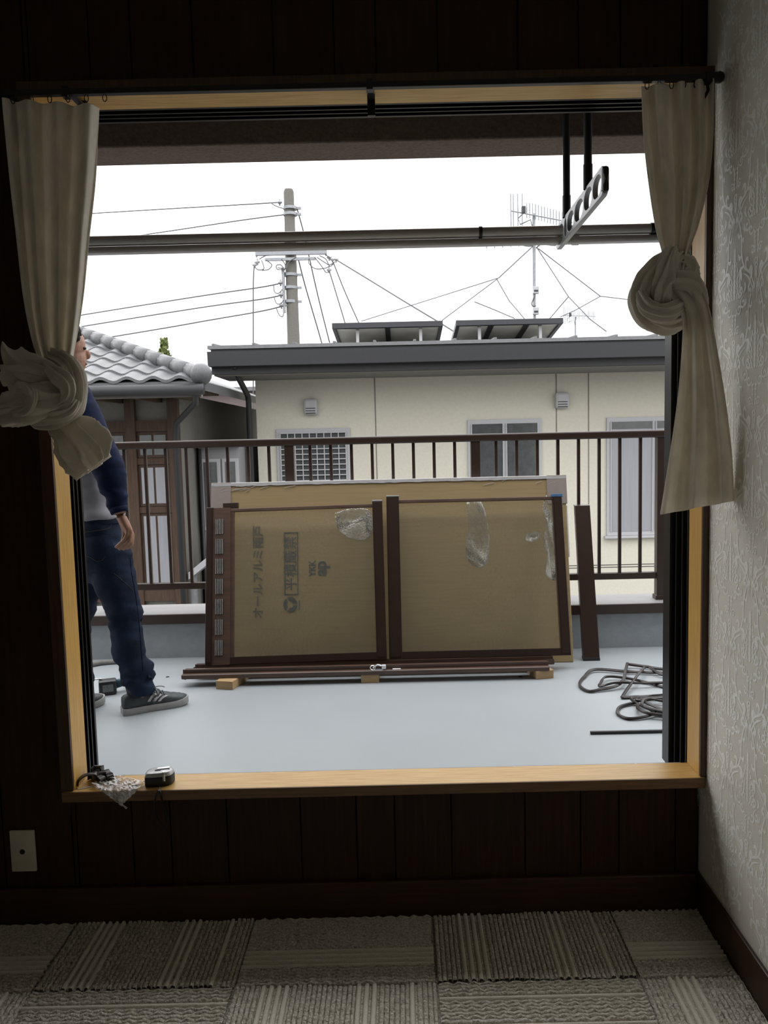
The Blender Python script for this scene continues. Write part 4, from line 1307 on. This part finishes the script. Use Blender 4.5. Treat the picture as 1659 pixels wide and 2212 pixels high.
def shoe(heel, ang, name):
    """trainer: heel point on the floor, length along local x; the stripes on its right side (-y)"""
    L = .282
    s = empty(name, man)
    s.location = (heel.x, heel.y, BZ)
    s.rotation_euler = (0, 0, ang)
    st = [(0.0, .026, .075), (.03, .034, .082), (.10, .037, .086), (.22, .038, .088), (.34, .038, .098), (.42, .040, .094), (.55, .044, .078), (.68, .047, .064), (.80, .046, .054), (.90, .039, .045), (.96, .028, .037), (1.0, .010, .030)]
    def sec(t):
        for (a, b_) in zip(st[:-1], st[1:]):
            if a[0] <= t <= b_[0]:
                f = (t - a[0]) / (b_[0] - a[0])
                f = f * f * (3 - 2 * f)
                return a[1] + (b_[1] - a[1]) * f, a[2] + (b_[2] - a[2]) * f
        return st[-1][1:]
    def cy(t):
        return .010 * math.sin(PI * t) * 0.6
    toe = lambda t: .010 * max(0, (t - .72) / .28) ** 2
    def up(t, a, off=0.0):
        w_, h_ = sec(t)
        y = math.cos(a); z = math.sin(a)
        wz = w_ * (abs(y) ** .55) * (1 if y > 0 else -1)
        return (L * t, cy(t) + (wz + (off if y > 0 else -off) * abs(y)), .024 + toe(t) + (h_ - .024 + off * z) * (max(0, z) ** .62 if z > 0 else 0))
    ts = [i / 32 for i in range(33)]
    q = MB(); q.rings([[up(t, PI * j / 16) for j in range(17)] for t in ts]); u_ = q.build('upper', M_shoe, s, smooth=True)
    q = MB()
    def sole_ring(sc, z):
        R_, L_ = [], []
        for t in ts:
            w_ = sec(t)[0] + .006
            zz = z + toe(t) * 1.0
            R_.append((L * (t * 1.03 - .012), cy(t) - w_ * sc, zz)); L_.append((L * (t * 1.03 - .012), cy(t) + w_ * sc, zz))
        return R_ + L_[::-1]
    q.rings([sole_ring(.94, .0), sole_ring(1, .005), sole_ring(1, .024), sole_ring(.95, .030)]); q.build('sole', M_sole, s, smooth=50)
    for k_ in range(3):                                          # three slanted white side stripes
        for sd in (-1, 1):
            rows = []
            for j in range(7):
                a = .16 + .78 * j / 6
                t0 = .36 + .078 * k_ + .13 * (j / 6)
                rows.append([up(t0 + .044 * i / 3, a if sd > 0 else PI - a, .0022) for i in range(4)])
            MB().grid(rows).build('side_stripe', mat('white_stripe', (.45, .435, .435), .6), u_, smooth=True)
    q = MB(); q.tube([(.062, .002, .070), (.060, .002, .095), (.056, .002, .125)], [.036, .038, .040], 16); q.build('sock', M_dark, s, smooth=True)
    for k_ in range(5):
        t = .42 + .055 * k_
        q = MB(); q.tube([up(t + .02 * (i / 8 - .5) * (1 if k_ % 2 else -1), PI * (.28 + .44 * i / 8), .003) for i in range(9)], .0024, 6); q.build('lace', M_lace, s, smooth=True)
    p = V(up(.44, PI * .62, .006))
    q = MB(); q.tube(crom([p, p + V((.012, -.020, .010)), p + V((.030, -.030, -.006)), p + V((.020, -.022, -.030)), p + V((.004, -.012, -.012)), p], 24), .0020, 6)
    q.tube(crom([p, p + V((.02, -.01, .012)), p + V((.045, .005, .006)), p + V((.06, .01, -.002))], 14), .0020, 6)
    q.tube(crom([p, p + V((.002, -.022, -.012)), p + V((.004, -.026, -.040)), p + V((.002, -.027, -.062))], 14), .0018, 6)
    q.build('lace_bow', M_lace, s, smooth=True)
    return s
shoe(V((-1.252, 3.432, BZ)), HD - R(0), 'shoe')
tL = atZ(222, 1517, BZ)
aL = R(56)
shoe(V((tL.x - .285 * math.cos(aL), tL.y - .285 * math.sin(aL), BZ)), aL, 'shoe')

# ------------------------------------------------------------------ beyond the balcony
GZ = -2.75
struct(MB().box(-70, 70, -70, 140, GZ - .3, GZ).build('ground', M_ground), 'grey ground between the houses', 'ground')
M_cream = mat('cream_siding', (0.56, 0.535, 0.455), 0.85, vary=0.03, nscale=3, bump=0.25, bscale=40, spec=0.2)
M_roofg = mat('grey_roof_sheet', (0.16, 0.163, 0.167), 0.55, vary=0.1)
M_gut = mat('charcoal_gutter', (0.028, 0.0285, 0.031), 0.5, vary=0.06)
M_vinyl = mat('white_vinyl_frame', (0.40, 0.40, 0.415), 0.45, vary=0.02)
M_pane = mat('grey_window_pane', (0.075, 0.080, 0.080), 0.12, vary=0.15, nscale=2, spec=0.6)
M_panel = mat('pale_curtained_pane', (0.27, 0.275, 0.30), 0.18, vary=0.06, scale=(20, 20, 1), nscale=2, spec=0.6)
M_timb = mat('weathered_brown_timber', (0.055, 0.030, 0.017), 0.75, scale=(30, 30, 2), nscale=3, vary=0.3)
M_tile = mat('silver_clay_tile', (0.088, 0.090, 0.095), 0.42, vary=0.15, nscale=6)
M_plast = mat('pale_plaster', (0.17, 0.162, 0.145), 0.9, vary=0.06)
M_pink = mat('pinkish_cladding', (0.165, 0.13, 0.13), 0.85, vary=0.08, scale=(1, 1, 12), nscale=3)
M_leaf = mat('yellow_green_leaves', (0.06, 0.085, 0.02), 0.8, nscale=6, c2=(0.14, 0.17, 0.045))
M_bark = mat('bark', (0.07, 0.05, 0.035), 0.9)
M_conc = mat('pole_concrete', (0.12, 0.113, 0.10), 0.85, vary=0.12, nscale=6, bump=.1, bscale=80)
M_wire = mat('grey_cable', (0.085, 0.085, 0.09), 0.6, vary=0.05)

HY = 10.0
hs_ = thing('cream_house', 'cream-walled neighbouring house with charcoal gutter and white-framed windows', 'building', (0, HY, GZ))
def hb(name, x0, x1, y0, y1, z0, z1, mt, parent=None, bev=0.0):
    root = parent or hs_
    return MB().box(x0, x1, y0, y1, z0 - GZ, z1 - GZ, bev=bev).build(name, mt, root)
hx0, hx1 = -1.78, 7.6
hb('wall', hx0, hx1, 0, 5.6, GZ, 2.14, M_cream)
for xj in (-.30, 1.95, 2.35, 4.6):
    hb('siding_joint', xj - .006, xj + .006, -.004, .002, GZ, 2.12, M_plast)
for zj in (-.30, -.33):
    hb('siding_joint', hx0, hx1, -.004, .002, zj - .006, zj + .002, M_gut)
hb('soffit', -2.10, hx1 + .4, -.80, .02, 2.105, 2.17, M_plast)
hb('fascia', -2.12, hx1 + .4, -.83, -.78, 2.12, 2.42, M_gut)
q = MB(); q.prism([(-.96, 2.20 - GZ), (-.83, 2.20 - GZ), (-.83, 2.36 - GZ), (-.85, 2.36 - GZ), (-.85, 2.22 - GZ), (-.945, 2.22 - GZ), (-.955, 2.36 - GZ), (-.975, 2.36 - GZ)], 'x', -2.13, hx1 + .4); q.build('gutter', M_gut, hs_)
q = MB()
q.prism([(-.86, 2.40 - GZ), (-.86, 2.44 - GZ), (2.6, 2.64 - GZ), (6.4, 2.44 - GZ), (6.4, 2.40 - GZ), (2.6, 2.58 - GZ)], 'x', -2.15, hx1 + .45)
q.build('roof', M_roofg, hs_)
for xs in [-2.1 + .455 * k_ for k_ in range(22)]:
    q = MB(); q.prism([(-.86, 2.438 - GZ), (2.6, 2.638 - GZ), (2.6, 2.662 - GZ), (-.86, 2.462 - GZ)], 'x', xs, xs + .03); q.build('roof_seam', M_roofg, hs_)
q = MB()
q.tube([(-1.86, -.86, 2.22 - GZ), (-1.86, -.70, 2.12 - GZ), (-1.86, -.10, 1.92 - GZ), (-1.86, -.06, 1.86 - GZ), (-1.86, -.06, 0)], .035, 10)
q.build('downpipe', M_gut, hs_, smooth=40)
def hwin(x0, x1, z0, z1, panes, mt, shade=None, grill=False, slat=None):
    """white-framed window: frame bars, mullions, a pane each"""
    w_ = hb('window', x0, x1, -.03, .01, z0, z1, M_vinyl, bev=.006)
    t_ = .055
    n = panes
    pw = (x1 - x0 - t_ * (n + 1)) / n
    for k_ in range(n):
        a = x0 + t_ + k_ * (pw + t_)
        o = MB().box(a, a + pw, -.036, -.028, z0 + t_ - GZ, z1 - t_ - GZ).build('pane', mt, w_)
        for (c0, c1, d0, d1) in ((a - .012, a, z0 + t_, z1 - t_), (a + pw, a + pw + .012, z0 + t_, z1 - t_)):
            MB().box(c0, c1, -.050, -.028, d0 - GZ, d1 - GZ).build('sash_bar', M_vinyl, w_)
        if shade:
            MB().box(a, a + pw, -.040, -.034, z1 - t_ - shade - GZ, z1 - t_ - GZ).build('dark_blind', M_pane, w_)
        if grill:
            q = MB()
            nn = 9
            for i in range(nn + 1):
                xx = a + pw * i / nn
                q.box(xx - .006, xx + .006, -.058, -.050, z0 + t_ - GZ, z1 - t_ - GZ)
            m_ = int((z1 - z0) / .075)
            for i in range(m_ + 1):
                zz = z0 + t_ + (z1 - z0 - 2 * t_) * i / m_
                q.box(a, a + pw, -.062, -.052, zz - .006 - GZ, zz + .006 - GZ)
            q.build('grille', M_vinyl, w_)
    MB().box(x0 - .03, x1 + .03, -.07, .0, z0 - .03 - GZ, z0 - GZ, bev=.004).build('window_sill', M_vinyl, w_)
    return w_
hwin(-1.54, -.62, .80, 1.50, 1, M_pane, grill=True)
hwin(.84, 1.76, .62, 1.56, 2, M_pane)
hwin(2.57, 3.75, .07, 1.55, 2, M_panel, shade=.09)
hwin(4.9, 6.2, .3, 1.5, 2, M_panel)
for (xv, zv) in ((-1.095, 1.765), (2.01, 1.775)):
    v_ = hb('vent_hood', xv - .085, xv + .085, -.10, .0, zv - .10, zv + .10, M_vinyl, bev=.03)
    for k_ in range(3):
        MB().box(xv - .06, xv + .06, -.104, -.098, zv - .085 + .03 * k_ - GZ, zv - .075 + .03 * k_ - GZ).build('vent_slat', M_gut, v_)
# white lower wing beside the downpipe
wg = thing('white_annexe', 'low white annexe with slim grey windows beside the cream house', 'building', (0, 9.6, GZ))
MB().box(-2.42, -1.93, 0, 3.3, 0, 1.30 - GZ).build('wall', mat('white_siding', (.29, .29, .30), .8, vary=.03), wg)
MB().box(-2.44, -1.92, -.12, 3.4, 1.30 - GZ, 1.36 - GZ).build('roof_slab', M_roofg, wg)
for xa, xb in ((-2.10, -1.98), (-2.36, -2.20)):
    o = MB().box(xa - .04, xb + .04, -.03, .0, .30 - GZ, 1.16 - GZ, bev=.005).build('window', M_vinyl, wg)
    MB().box(xa, xb, -.036, -.028, .34 - GZ, 1.12 - GZ).build('pane', M_pane, o)
q = MB(); q.tube([(-2.39, -.06, 1.28 - GZ), (-2.385, -.06, 0)], .02, 8); q.build('drainpipe', M_gut, wg, smooth=True)
# sloping stair cover seen through the balusters
st_ = thing('stair_canopy', 'pale sloping canopy edge between timber house and annexe', 'canopy', (0, 8.9, GZ))
q = MB(); q.prism([(-2.42, -.10 - GZ), (-1.93, .28 - GZ), (-1.93, .20 - GZ), (-2.42, -.18 - GZ)], 'y', 0, .5); q.build('canopy_sheet', M_vinyl, st_)
for xx in (-2.38, -1.98):
    q = MB(); q.box(xx - .03, xx + .03, .05, .11, 0, (-.13 if xx < -2.2 else .18) - GZ); q.build('canopy_post', M_galv, st_)

# solar panels on the roof
M_pvf = mat('black_panel_frame', (0.012, 0.013, 0.018), 0.4)
M_pvb = mat('pale_panel_back', (0.70, 0.68, 0.60), 0.7, vary=.15, nscale=3, scale=(1, 1, 1))
def solar(x0, x1, label, n):
    p = thing('solar_panel', label, 'solar panel', ((x0 + x1) / 2, HY + .85, 2.858), (R(-6), 0, 0))
    hw = (x1 - x0) / 2
    MB().box(-hw + .03, hw - .03, .02, 1.55, -.005, .02).build('module_back', M_pvb, p)
    MB().box(-hw + .02, hw - .02, .02, 1.56, .021, .035).build('module_face', M_pvf, p)
    for (a, b_, c_, d) in ((-hw, hw, -.02, .03), (-hw, hw, 1.54, 1.59), (-hw, -hw + .05, .03, 1.54), (hw - .05, hw, .03, 1.54)):
        MB().box(a, b_, c_, d, -.03, .045, bev=.004).build('frame_bar', M_pvf, p)
    for k_ in range(1, n):
        xx = -hw + 2 * hw * k_ / n
        MB().box(xx - .035, xx + .035, .03, 1.54, -.028, -.005).build('module_joint', M_gut, p)
    for xx in (-hw * .55, hw * .60):
        MB().box(xx - .02, xx + .02, .10, .14, -.31, -.005).build('support_leg', M_vinyl, p)
        MB().box(xx - .02, xx + .02, .10, .14, -.03, -.005).build('support_foot', M_vinyl, p)
        MB().box(xx - .02, xx + .02, 1.30, 1.34, -.13, -.005).build('support_leg', M_vinyl, p)
    return p
solar(-.875, .605, 'black-framed solar panel with pale back, nearer the utility pole', 2)
solar(.780, 2.21, 'black-framed solar panel with pale back, below the antenna mast', 3)

# timber house with tiled hip roof
TY_ = 8.0
ex, ez = -1.935, 1.965
th = thing('timber_house', 'old brown timber house with grey tiled hip roof and glazed doors', 'building', (0, TY_, GZ))
def tbx(name, x0, x1, y0, y1, z0, z1, mt, parent=None, bev=0.0):
    return MB().box(x0, x1, y0, y1, z0 - GZ, z1 - GZ, bev=bev).build(name, mt, parent or th)
SL = math.tan(R(20))
rf = MB()
rz = lambda d: ez - GZ + d * SL
# front and side slopes of the hip roof as one deck
A = [(-7.0, -.02, rz(-.02)), (ex, -.02, rz(-.02)), (ex - 2.4, 2.4, rz(2.4)), (-7.0, 2.4, rz(2.4)), (ex, 6.0, rz(-.02)), (ex - 2.4, 6.0, rz(2.4))]
rf.add(A + [(x, y, z - .09) for x, y, z in A], [(0, 1, 2, 3), (1, 4, 5, 2), (9, 8, 7, 6), (8, 11, 10, 7), (0, 6, 7, 1), (1, 7, 10, 4), (3, 2, 8, 9), (2, 5, 11, 8), (0, 3, 9, 6), (4, 10, 11, 5)])
deck = rf.build('roof', M_tile, th)
tw, tl_ = .26, .25
q = MB()
for i in range(6):
    u0 = i / 6
    def zc(u):
        return .020 * math.sin(2 * PI * u) + .012
rows = [[(tw * i / 8, y, (.022 * math.sin(2 * PI * i / 8 + .6)) + y * SL + (.022 if y == 0 else .004)) for i in range(9)] for y in (0, tl_ * 1.12)]
q.grid(rows)
q.grid([[(p[0], p[1], p[2] - .03) for p in rows[0]], rows[0]])
tile_me = q.mesh('roof_tile', M_tile, True)
nt_ = 0
for r_ in range(9):
    yy = r_ * tl_
    xe = ex - yy
    for k_ in range(14):
        xx = xe - (k_ + 1) * tw - .01
        inst(tile_me, 'roof_tile', deck, (xx, yy - .03, rz(yy) + .012))
q = MB()
for k_ in range(13):                                              # hip ridge caps
    a = k_ / 13
    p0, p1 = V(A[1]).lerp(V(A[2]), a), V(A[1]).lerp(V(A[2]), a + .09)
    q = MB(); q.tube([p0 + V((0, 0, .05)), p1 + V((0, 0, .06))], [.085, .075], 10); q.build('ridge_cap', M_tile, deck, smooth=True)
q = MB(); q.ball(V(A[1]) + V((-.02, .02, .07)), .11, 12, 8); q.build('ridge_end', M_tile, deck, smooth=True)
tbx('fascia', -7.0, ex - .02, -.03, .03, ez - .16, ez - .03, M_plast)
q = MB(); q.tube([(-7.0, -.09, ez - .07 - GZ), (ex + .02, -.09, ez - .09 - GZ)], .055, 12); q.build('gutter', M_gut, th, smooth=True)
q = MB(); q.tube([(ex - .06, -.09, ez - .10 - GZ), (ex - .10, .05, ez - .22 - GZ), (ex - .42, .48, ez - .40 - GZ), (ex - .46, .58, ez - .55 - GZ), (ex - .46, .58, 0)], .032, 10); q.build('downpipe', M_gut, th, smooth=True)
tbx('eave_boards', -7.0, ex - .06, .02, .92, ez - .10, ez - .06, M_timb)
for xx in [ex - .3 - .42 * k_ for k_ in range(11)]:
    tbx('rafter', xx - .03, xx + .03, .0, .92, ez - .16, ez - .10, M_timb)
WX = ex - .52
tbx('wall', -7.0, WX, .92, 6.0, GZ, ez - .06, M_plast)
for k_, xx in enumerate((WX - .05, WX - .52, WX - 1.08, WX - 1.60, WX - 2.3, WX - 3.1)):
    tbx('post', xx - .055, xx + .055, .85, .96, GZ, ez - .08, M_timb)
for zz, hh in ((1.55, .12), (1.16, .07), (.62, .07), (-.35, .12)):
    tbx('beam', -7.0, WX, .87, .95, zz - hh / 2, zz + hh / 2, M_timb)
for (xa, xb) in ((WX - .46, WX - .11), (WX - 1.02, WX - .58), (WX - 1.54, WX - 1.14), (WX - 2.24, WX - 1.66)):
    for (za, zb, mt_) in ((.66, 1.12, M_panel), (-.28, .58, M_panel), (1.20, 1.48, M_pane)):  # top panes take the darker grey, painting in the dark below the eaves
        o = tbx('window', xa, xb, .89, .93, za, zb, M_timb)
        xm = (xa + xb) / 2
        for (c0, c1) in ((xa + .03, xm - .012), (xm + .012, xb - .03)):
            MB().box(c0, c1, .882, .892, za + .03 - GZ, zb - .03 - GZ).build('pane', mt_, o)

# pinkish house farther off and a tree
pk = thing('pinkish_house', 'distant house with pinkish-grey cladding between the roofs', 'building', (0, 19, GZ))
MB().box(-4.87, -3.36, 0, 5, 0, 2.55 - GZ).build('wall', M_pink, pk)
MB().box(-4.98, -3.24, -.2, 5.2, 2.55 - GZ, 2.64 - GZ).build('roof_slab', M_roofg, pk)
o = MB().box(-4.4, -3.7, -.03, 0, 1.2 - GZ, 2.0 - GZ).build('window', M_vinyl, pk)
MB().box(-4.33, -3.77, -.036, -.028, 1.27 - GZ, 1.93 - GZ).build('pane', M_pane, o)
tr = thing('garden_tree', 'yellow-green tree showing above the tiled roof', 'tree', (-6.35, 22, GZ))
q = MB(); q.tube([(0, 0, 0), (.05, 0, 3), (0, .05, 6.2)], [.16, .11, .03], 8); q.build('trunk', M_bark, tr, smooth=True)
q = MB()
for k_ in range(900):
    z = random.uniform(2.6, 6.95)
    rr = .62 * max(.06, (1 - (z - 2.6) / 4.5)) ** .7 * math.sqrt(random.random())
    a = random.uniform(0, 2 * PI)
    c = V((rr * math.cos(a), rr * math.sin(a), z)); d1 = V((random.uniform(-1, 1), random.uniform(-1, 1), random.uniform(-1, 1))).normalized() * .085; d2 = d1.orthogonal().normalized() * .045
    q.add([c - d1, c + d2, c + d1, c - d2], [(0, 1, 2, 3)])
lf = q.build('foliage', M_leaf, tr, fix=False)
lf['kind'] = 'stuff'

# utility pole
UY = 18.0
pt_, pm = atY(626, 409, UY), atY(632, 712, UY)
up_ = thing('utility_pole', 'round concrete utility pole with steel crossarm and clamp bands', 'utility pole', (pm.x, UY, GZ))
tz = pt_.z - GZ
q = MB(); q.tube([(0, 0, 0), (.02, 0, tz - .06), (.02, 0, tz)], [.19, .112, .09], 20); q.build('shaft', M_conc, up_, smooth=40)
def rel(x, y, dY=0.0):
    p = atY(x, y, UY + dY)
    return V((p.x - pm.x, dY, p.z - GZ))
for yy in (450, 463, 594, 622, 652):
    p = rel(628, yy)
    q = MB(); q.cyl((p.x * .8, 0, p.z - .03), (p.x * .8, 0, p.z + .03), .152, 20); q.box(p.x * .8 + .13, p.x * .8 + .24, -.03, .03, p.z - .025, p.z + .025)
    q.build('clamp_band', M_galv, up_, smooth=40)
a, b_ = rel(552, 549, -.17), rel(706, 544, -.17)
q = MB(); q.box(a.x, b_.x, -.22, -.14, (a.z + b_.z) / 2 - .045, (a.z + b_.z) / 2 + .045); q.build('crossarm', M_galv, up_)
zc_ = (a.z + b_.z) / 2
q = MB(); q.box(a.x + .2, b_.x - .25, -.20, -.14, zc_ - .16, zc_ - .10); q.build('lower_crossarm', M_galv, up_)
for xx in (a.x + .02, b_.x - .02):
    q = MB(); q.cyl((xx, -.18, zc_ - .08), (xx, -.18, zc_ + .09), .02, 8); q.box(xx - .05, xx + .05, -.2, -.16, zc_ + .05, zc_ + .075); q.build('arm_end_bolt', M_galv, up_)
a, b_ = rel(611, 578, -.1), rel(614, 676, -.1)
q = MB(); q.box(a.x - .03, a.x + .03, -.13, -.07, b_.z, a.z); q.build('side_bracket', M_galv, up_)
for yy in (590, 660):
    p = rel(614, yy, -.05); q = MB(); q.box(p.x, p.x + .14, -.08, -.02, p.z - .02, p.z + .02); q.build('bracket_tie', M_galv, up_)
for (x, y) in ((606, 611), (607, 637), (608, 660), (604, 437), (550, 572), (556, 566), (711, 556), (718, 560), (726, 560), (711, 583)):
    p = rel(x, y, -.12)
    q = MB(); q.ball(p, .045, 10, 6, sc=(1.3, 1, .8)); q.cyl(p + V((0, 0, -.07)), p + V((0, 0, .07)), .018, 8); q.build('insulator', M_vinyl if x > 700 or x < 560 else M_galv, up_, smooth=True)
def loop(pts, r=.011):
    P = [rel(x, y, -.20) for x, y in crom(pts, 26)]
    MB().tube(P, r, 6).build('jumper_wire', M_wire, up_, smooth=True)
for pts in ([(560, 560), (575, 552), (600, 548), (625, 550), (650, 546), (680, 546)], [(565, 562), (570, 580), (558, 583), (551, 577)], [(575, 562), (587, 572), (580, 582), (566, 584)],
            [(640, 556), (624, 566), (618, 580), (600, 582), (597, 574), (606, 572), (612, 580), (600, 578)], [(608, 560), (616, 572), (615, 584)], [(668, 558), (667, 568), (680, 580), (700, 580), (712, 575)],
            [(685, 556), (700, 566), (712, 572), (724, 565)], [(680, 556), (694, 574), (704, 588), (711, 586)], [(690, 552), (704, 560), (712, 575), (720, 570)],
            [(591, 617), (593, 630), (601, 634), (610, 625)], [(592, 641), (597, 655), (606, 656), (613, 648)], [(597, 666), (603, 680), (610, 684), (613, 676)], [(585, 438), (596, 445), (616, 452)], [(700, 545), (706, 552), (714, 557)], [(660, 541), (675, 539), (690, 543)]):
    loop(pts)
def wire(label, pts, r, name='power_line', mt=M_wire):
    P = [tuple(atY(x, y, Y)) for x, y, Y in pts]
    C = crom(P, 30)
    return tag(MB().tube(C, r, 6).build(name, mt, None, smooth=True), label, 'cable')
wire('topmost overhead wire running from a bracket near the pole top', [(604, 437, UY - .1), (540, 441, UY + .5), (400, 449, UY + 2), (200, 461, UY + 4), (-100, 480, UY + 7)], .0145)
wire('overhead wire tied to the second clamp band of the pole', [(612, 464, UY - .05), (520, 476, UY + .6), (360, 500, UY + 2), (200, 523, UY + 4), (-100, 565, UY + 7)], .0145)
wire('upper of the three wires ending at the pole\'s side bracket', [(606, 612, UY - .1), (560, 621, UY + .2), (430, 640, UY + 1.5), (180, 680, UY + 4), (-150, 735, UY + 7)], .0155)
wire('middle of the three wires ending at the pole\'s side bracket', [(607, 638, UY - .1), (560, 647, UY + .2), (430, 665, UY + 1.5), (185, 704, UY + 4), (-150, 760, UY + 7)], .0155)
wire('lowest of the three wires ending at the pole\'s side bracket', [(608, 662, UY - .1), (560, 673, UY + .2), (450, 692, UY + 1.5), (300, 718, UY + 3), (-150, 792, UY + 7)], .0155)
wire('wire dropping straight down from the crossarm tip above the tiled roof', [(549, 574, UY - .2), (547, 620, UY - .2), (547, 714, UY - .2), (547, 900, UY - .2)], .0145)
wire('slack guy wire leaving the topmost clamp band of the pole', [(642, 452, UY), (650, 480, UY + .2), (660, 520, UY + .4), (687, 640, UY + 1.2), (712, 740, UY + 2)], .0145)
wire('service wire falling from the pole beneath the crossarm', [(645, 562, UY), (660, 620, UY + .3), (688, 716, UY + .8), (700, 760, UY + 1)], .0145)
wire('service wire falling from a crossarm insulator to the first solar panel', [(711, 584, UY - .2), (728, 640, UY - .1), (746, 700, UY), (756, 735, UY)], .0145)
wire('service wire beside the panel wire, slanting off the crossarm end', [(718, 562, UY - .2), (745, 630, UY - .1), (776, 700, UY), (790, 735, UY)], .0145)
wire('long service wire slanting from crossarm end down towards the second solar panel', [(726, 561, UY - .2), (800, 606, UY - 1), (880, 655, UY - 2.2), (945, 694, UY - 3), (990, 722, UY - 3.6)], .015)

# roof antennas
def uhf(name, label, cx, base_y, top_y, Y, sc, detail):
    b0, b1 = atY(cx, base_y, Y), atY(cx, top_y, Y)
    o = thing(name, label, 'antenna', (b0.x, Y, b0.z))
    H0 = b1.z - b0.z
    q = MB(); q.cyl((0, 0, 0), (0, 0, H0), .024 * sc, 10); q.build('mast', M_galv, o, smooth=40)
    # boom with vertical elements
    def P(dx, dz):
        return V((dx * sc, -.05 * sc, H0 + dz * sc))
    s_ = -.20 if detail else -.05
    q = MB(); q.cyl(P(-.36, .04 - .36 * s_ * 0), P(.60, .04 + s_), .011 * sc, 8); q.build('boom', M_galv, o, smooth=40)
    for k_ in range(16):
        t_ = -.12 + .70 * k_ / 15
        zz = .04 + s_ * max(0, (t_ + .05) / .65)
        l = .115 if detail else .13
        q = MB(); q.cyl(P(t_, zz - l), P(t_, zz + l), .0085 * sc, 6); q.build('element', M_galv, o)
    for dx in (-.37, -.33, -.26, -.19):
        q = MB(); q.cyl(P(dx, -.22 + .03 * (dx > -.3)), P(dx, .30), .0095 * sc, 6); q.build('reflector', M_galv, o)
    q = MB(); q.box(*sorted((P(-.20, 0).x, P(-.14, 0).x)), -.09 * sc, -.01 * sc, H0 + .0 * sc, H0 + .10 * sc); q.build('feed_box', M_gut, o)
    q = MB(); q.tube([P(-.17, .0), P(-.26, -.08), P(-.22, -.17), P(-.06, -.10), P(-.02, -.25)], .009 * sc, 6); q.build('feed_cable', M_wire, o, smooth=True)
    return o, H0, b0
an, H0, b0 = uhf('roof_antenna', 'tall roof antenna mast with comb of rods, two white boxes and guy wires', 1155, 720, 462, 13.0, 1.0, True)
def ar(x, y, dY=0.0):
    p = atY(x, y, 13.0 + dY)
    return V((p.x - b0.x, dY, p.z - b0.z))
for yy in (627, 672):
    p = ar(1157, yy, -.06)
    MB().box(p.x - .045, p.x + .05, -.10, -.02, p.z - .055, p.z + .055, bev=.008).build('booster_box', M_vinyl, an)
    MB().box(p.x - .03, p.x + .035, -.103, -.099, p.z - .03, p.z + .0).build('box_label', M_gut, an)
P = [ar(x, y, -.04) for x, y in crom([(1155, 640), (1149, 655), (1152, 662), (1157, 660)], 16)]
MB().tube(P, .010, 6).build('cable_loop', M_wire, an, smooth=True)
P = [ar(x, y, -.04) for x, y in crom([(1158, 536), (1170, 528), (1200, 530), (1222, 525), (1228, 515)], 20)]
MB().tube(P, .010, 6).build('coax_cable', M_wire, an, smooth=True)
P = [ar(x, y, .03) for x, y in crom([(1127, 522), (1130, 529), (1145, 531), (1160, 528), (1180, 525), (1188, 519)], 20)]
MB().tube(P, .014, 8).build('side_arm', M_galv, an, smooth=True)
q = MB(); q.cyl(ar(1051, 529, .1), ar(1248, 517, -.2), .010, 8); q.build('second_boom', M_galv, an)
for k_ in range(12):
    t_ = k_ / 11
    p = ar(1051, 529, .1).lerp(ar(1248, 517, -.2), t_)
    q = MB(); q.cyl(p + V((-.02, -.18, .01)), p + V((.02, .18, -.01)), .006, 6); q.build('second_element', M_galv, an)
for pts in ([(1153, 530, 0), (1075, 602, -.6), (955, 692, -1.2)], [(1151, 532, 0), (1078, 600, .4), (780, 694, .3)], [(1072, 601, .4), (1100, 650, .3), (1134, 690, .2)], [(1160, 535, 0), (1228, 641, -.5), (1275, 690, -.8), (1310, 716, -.9)],
            [(1163, 537, 0), (1297, 640, .5), (1365, 648, .8)], [(1297, 640, .5), (1243, 670, .3), (1210, 685, .3)], [(1228, 641, -.5), (1208, 664, -.3), (1186, 690, -.2)], [(1025, 652, -.9), (1065, 668, -.6), (1112, 688, -.3)]):
    q = MB(); P = [ar(*p) for p in pts]
    q.tube(P, .0075, 5); q.build('guy_wire', M_wire, an)
a2, _, _ = uhf('roof_antenna', 'small distant roof antenna beyond the second solar panel', 1243, 735, 684, 26.0, 1.05, False)
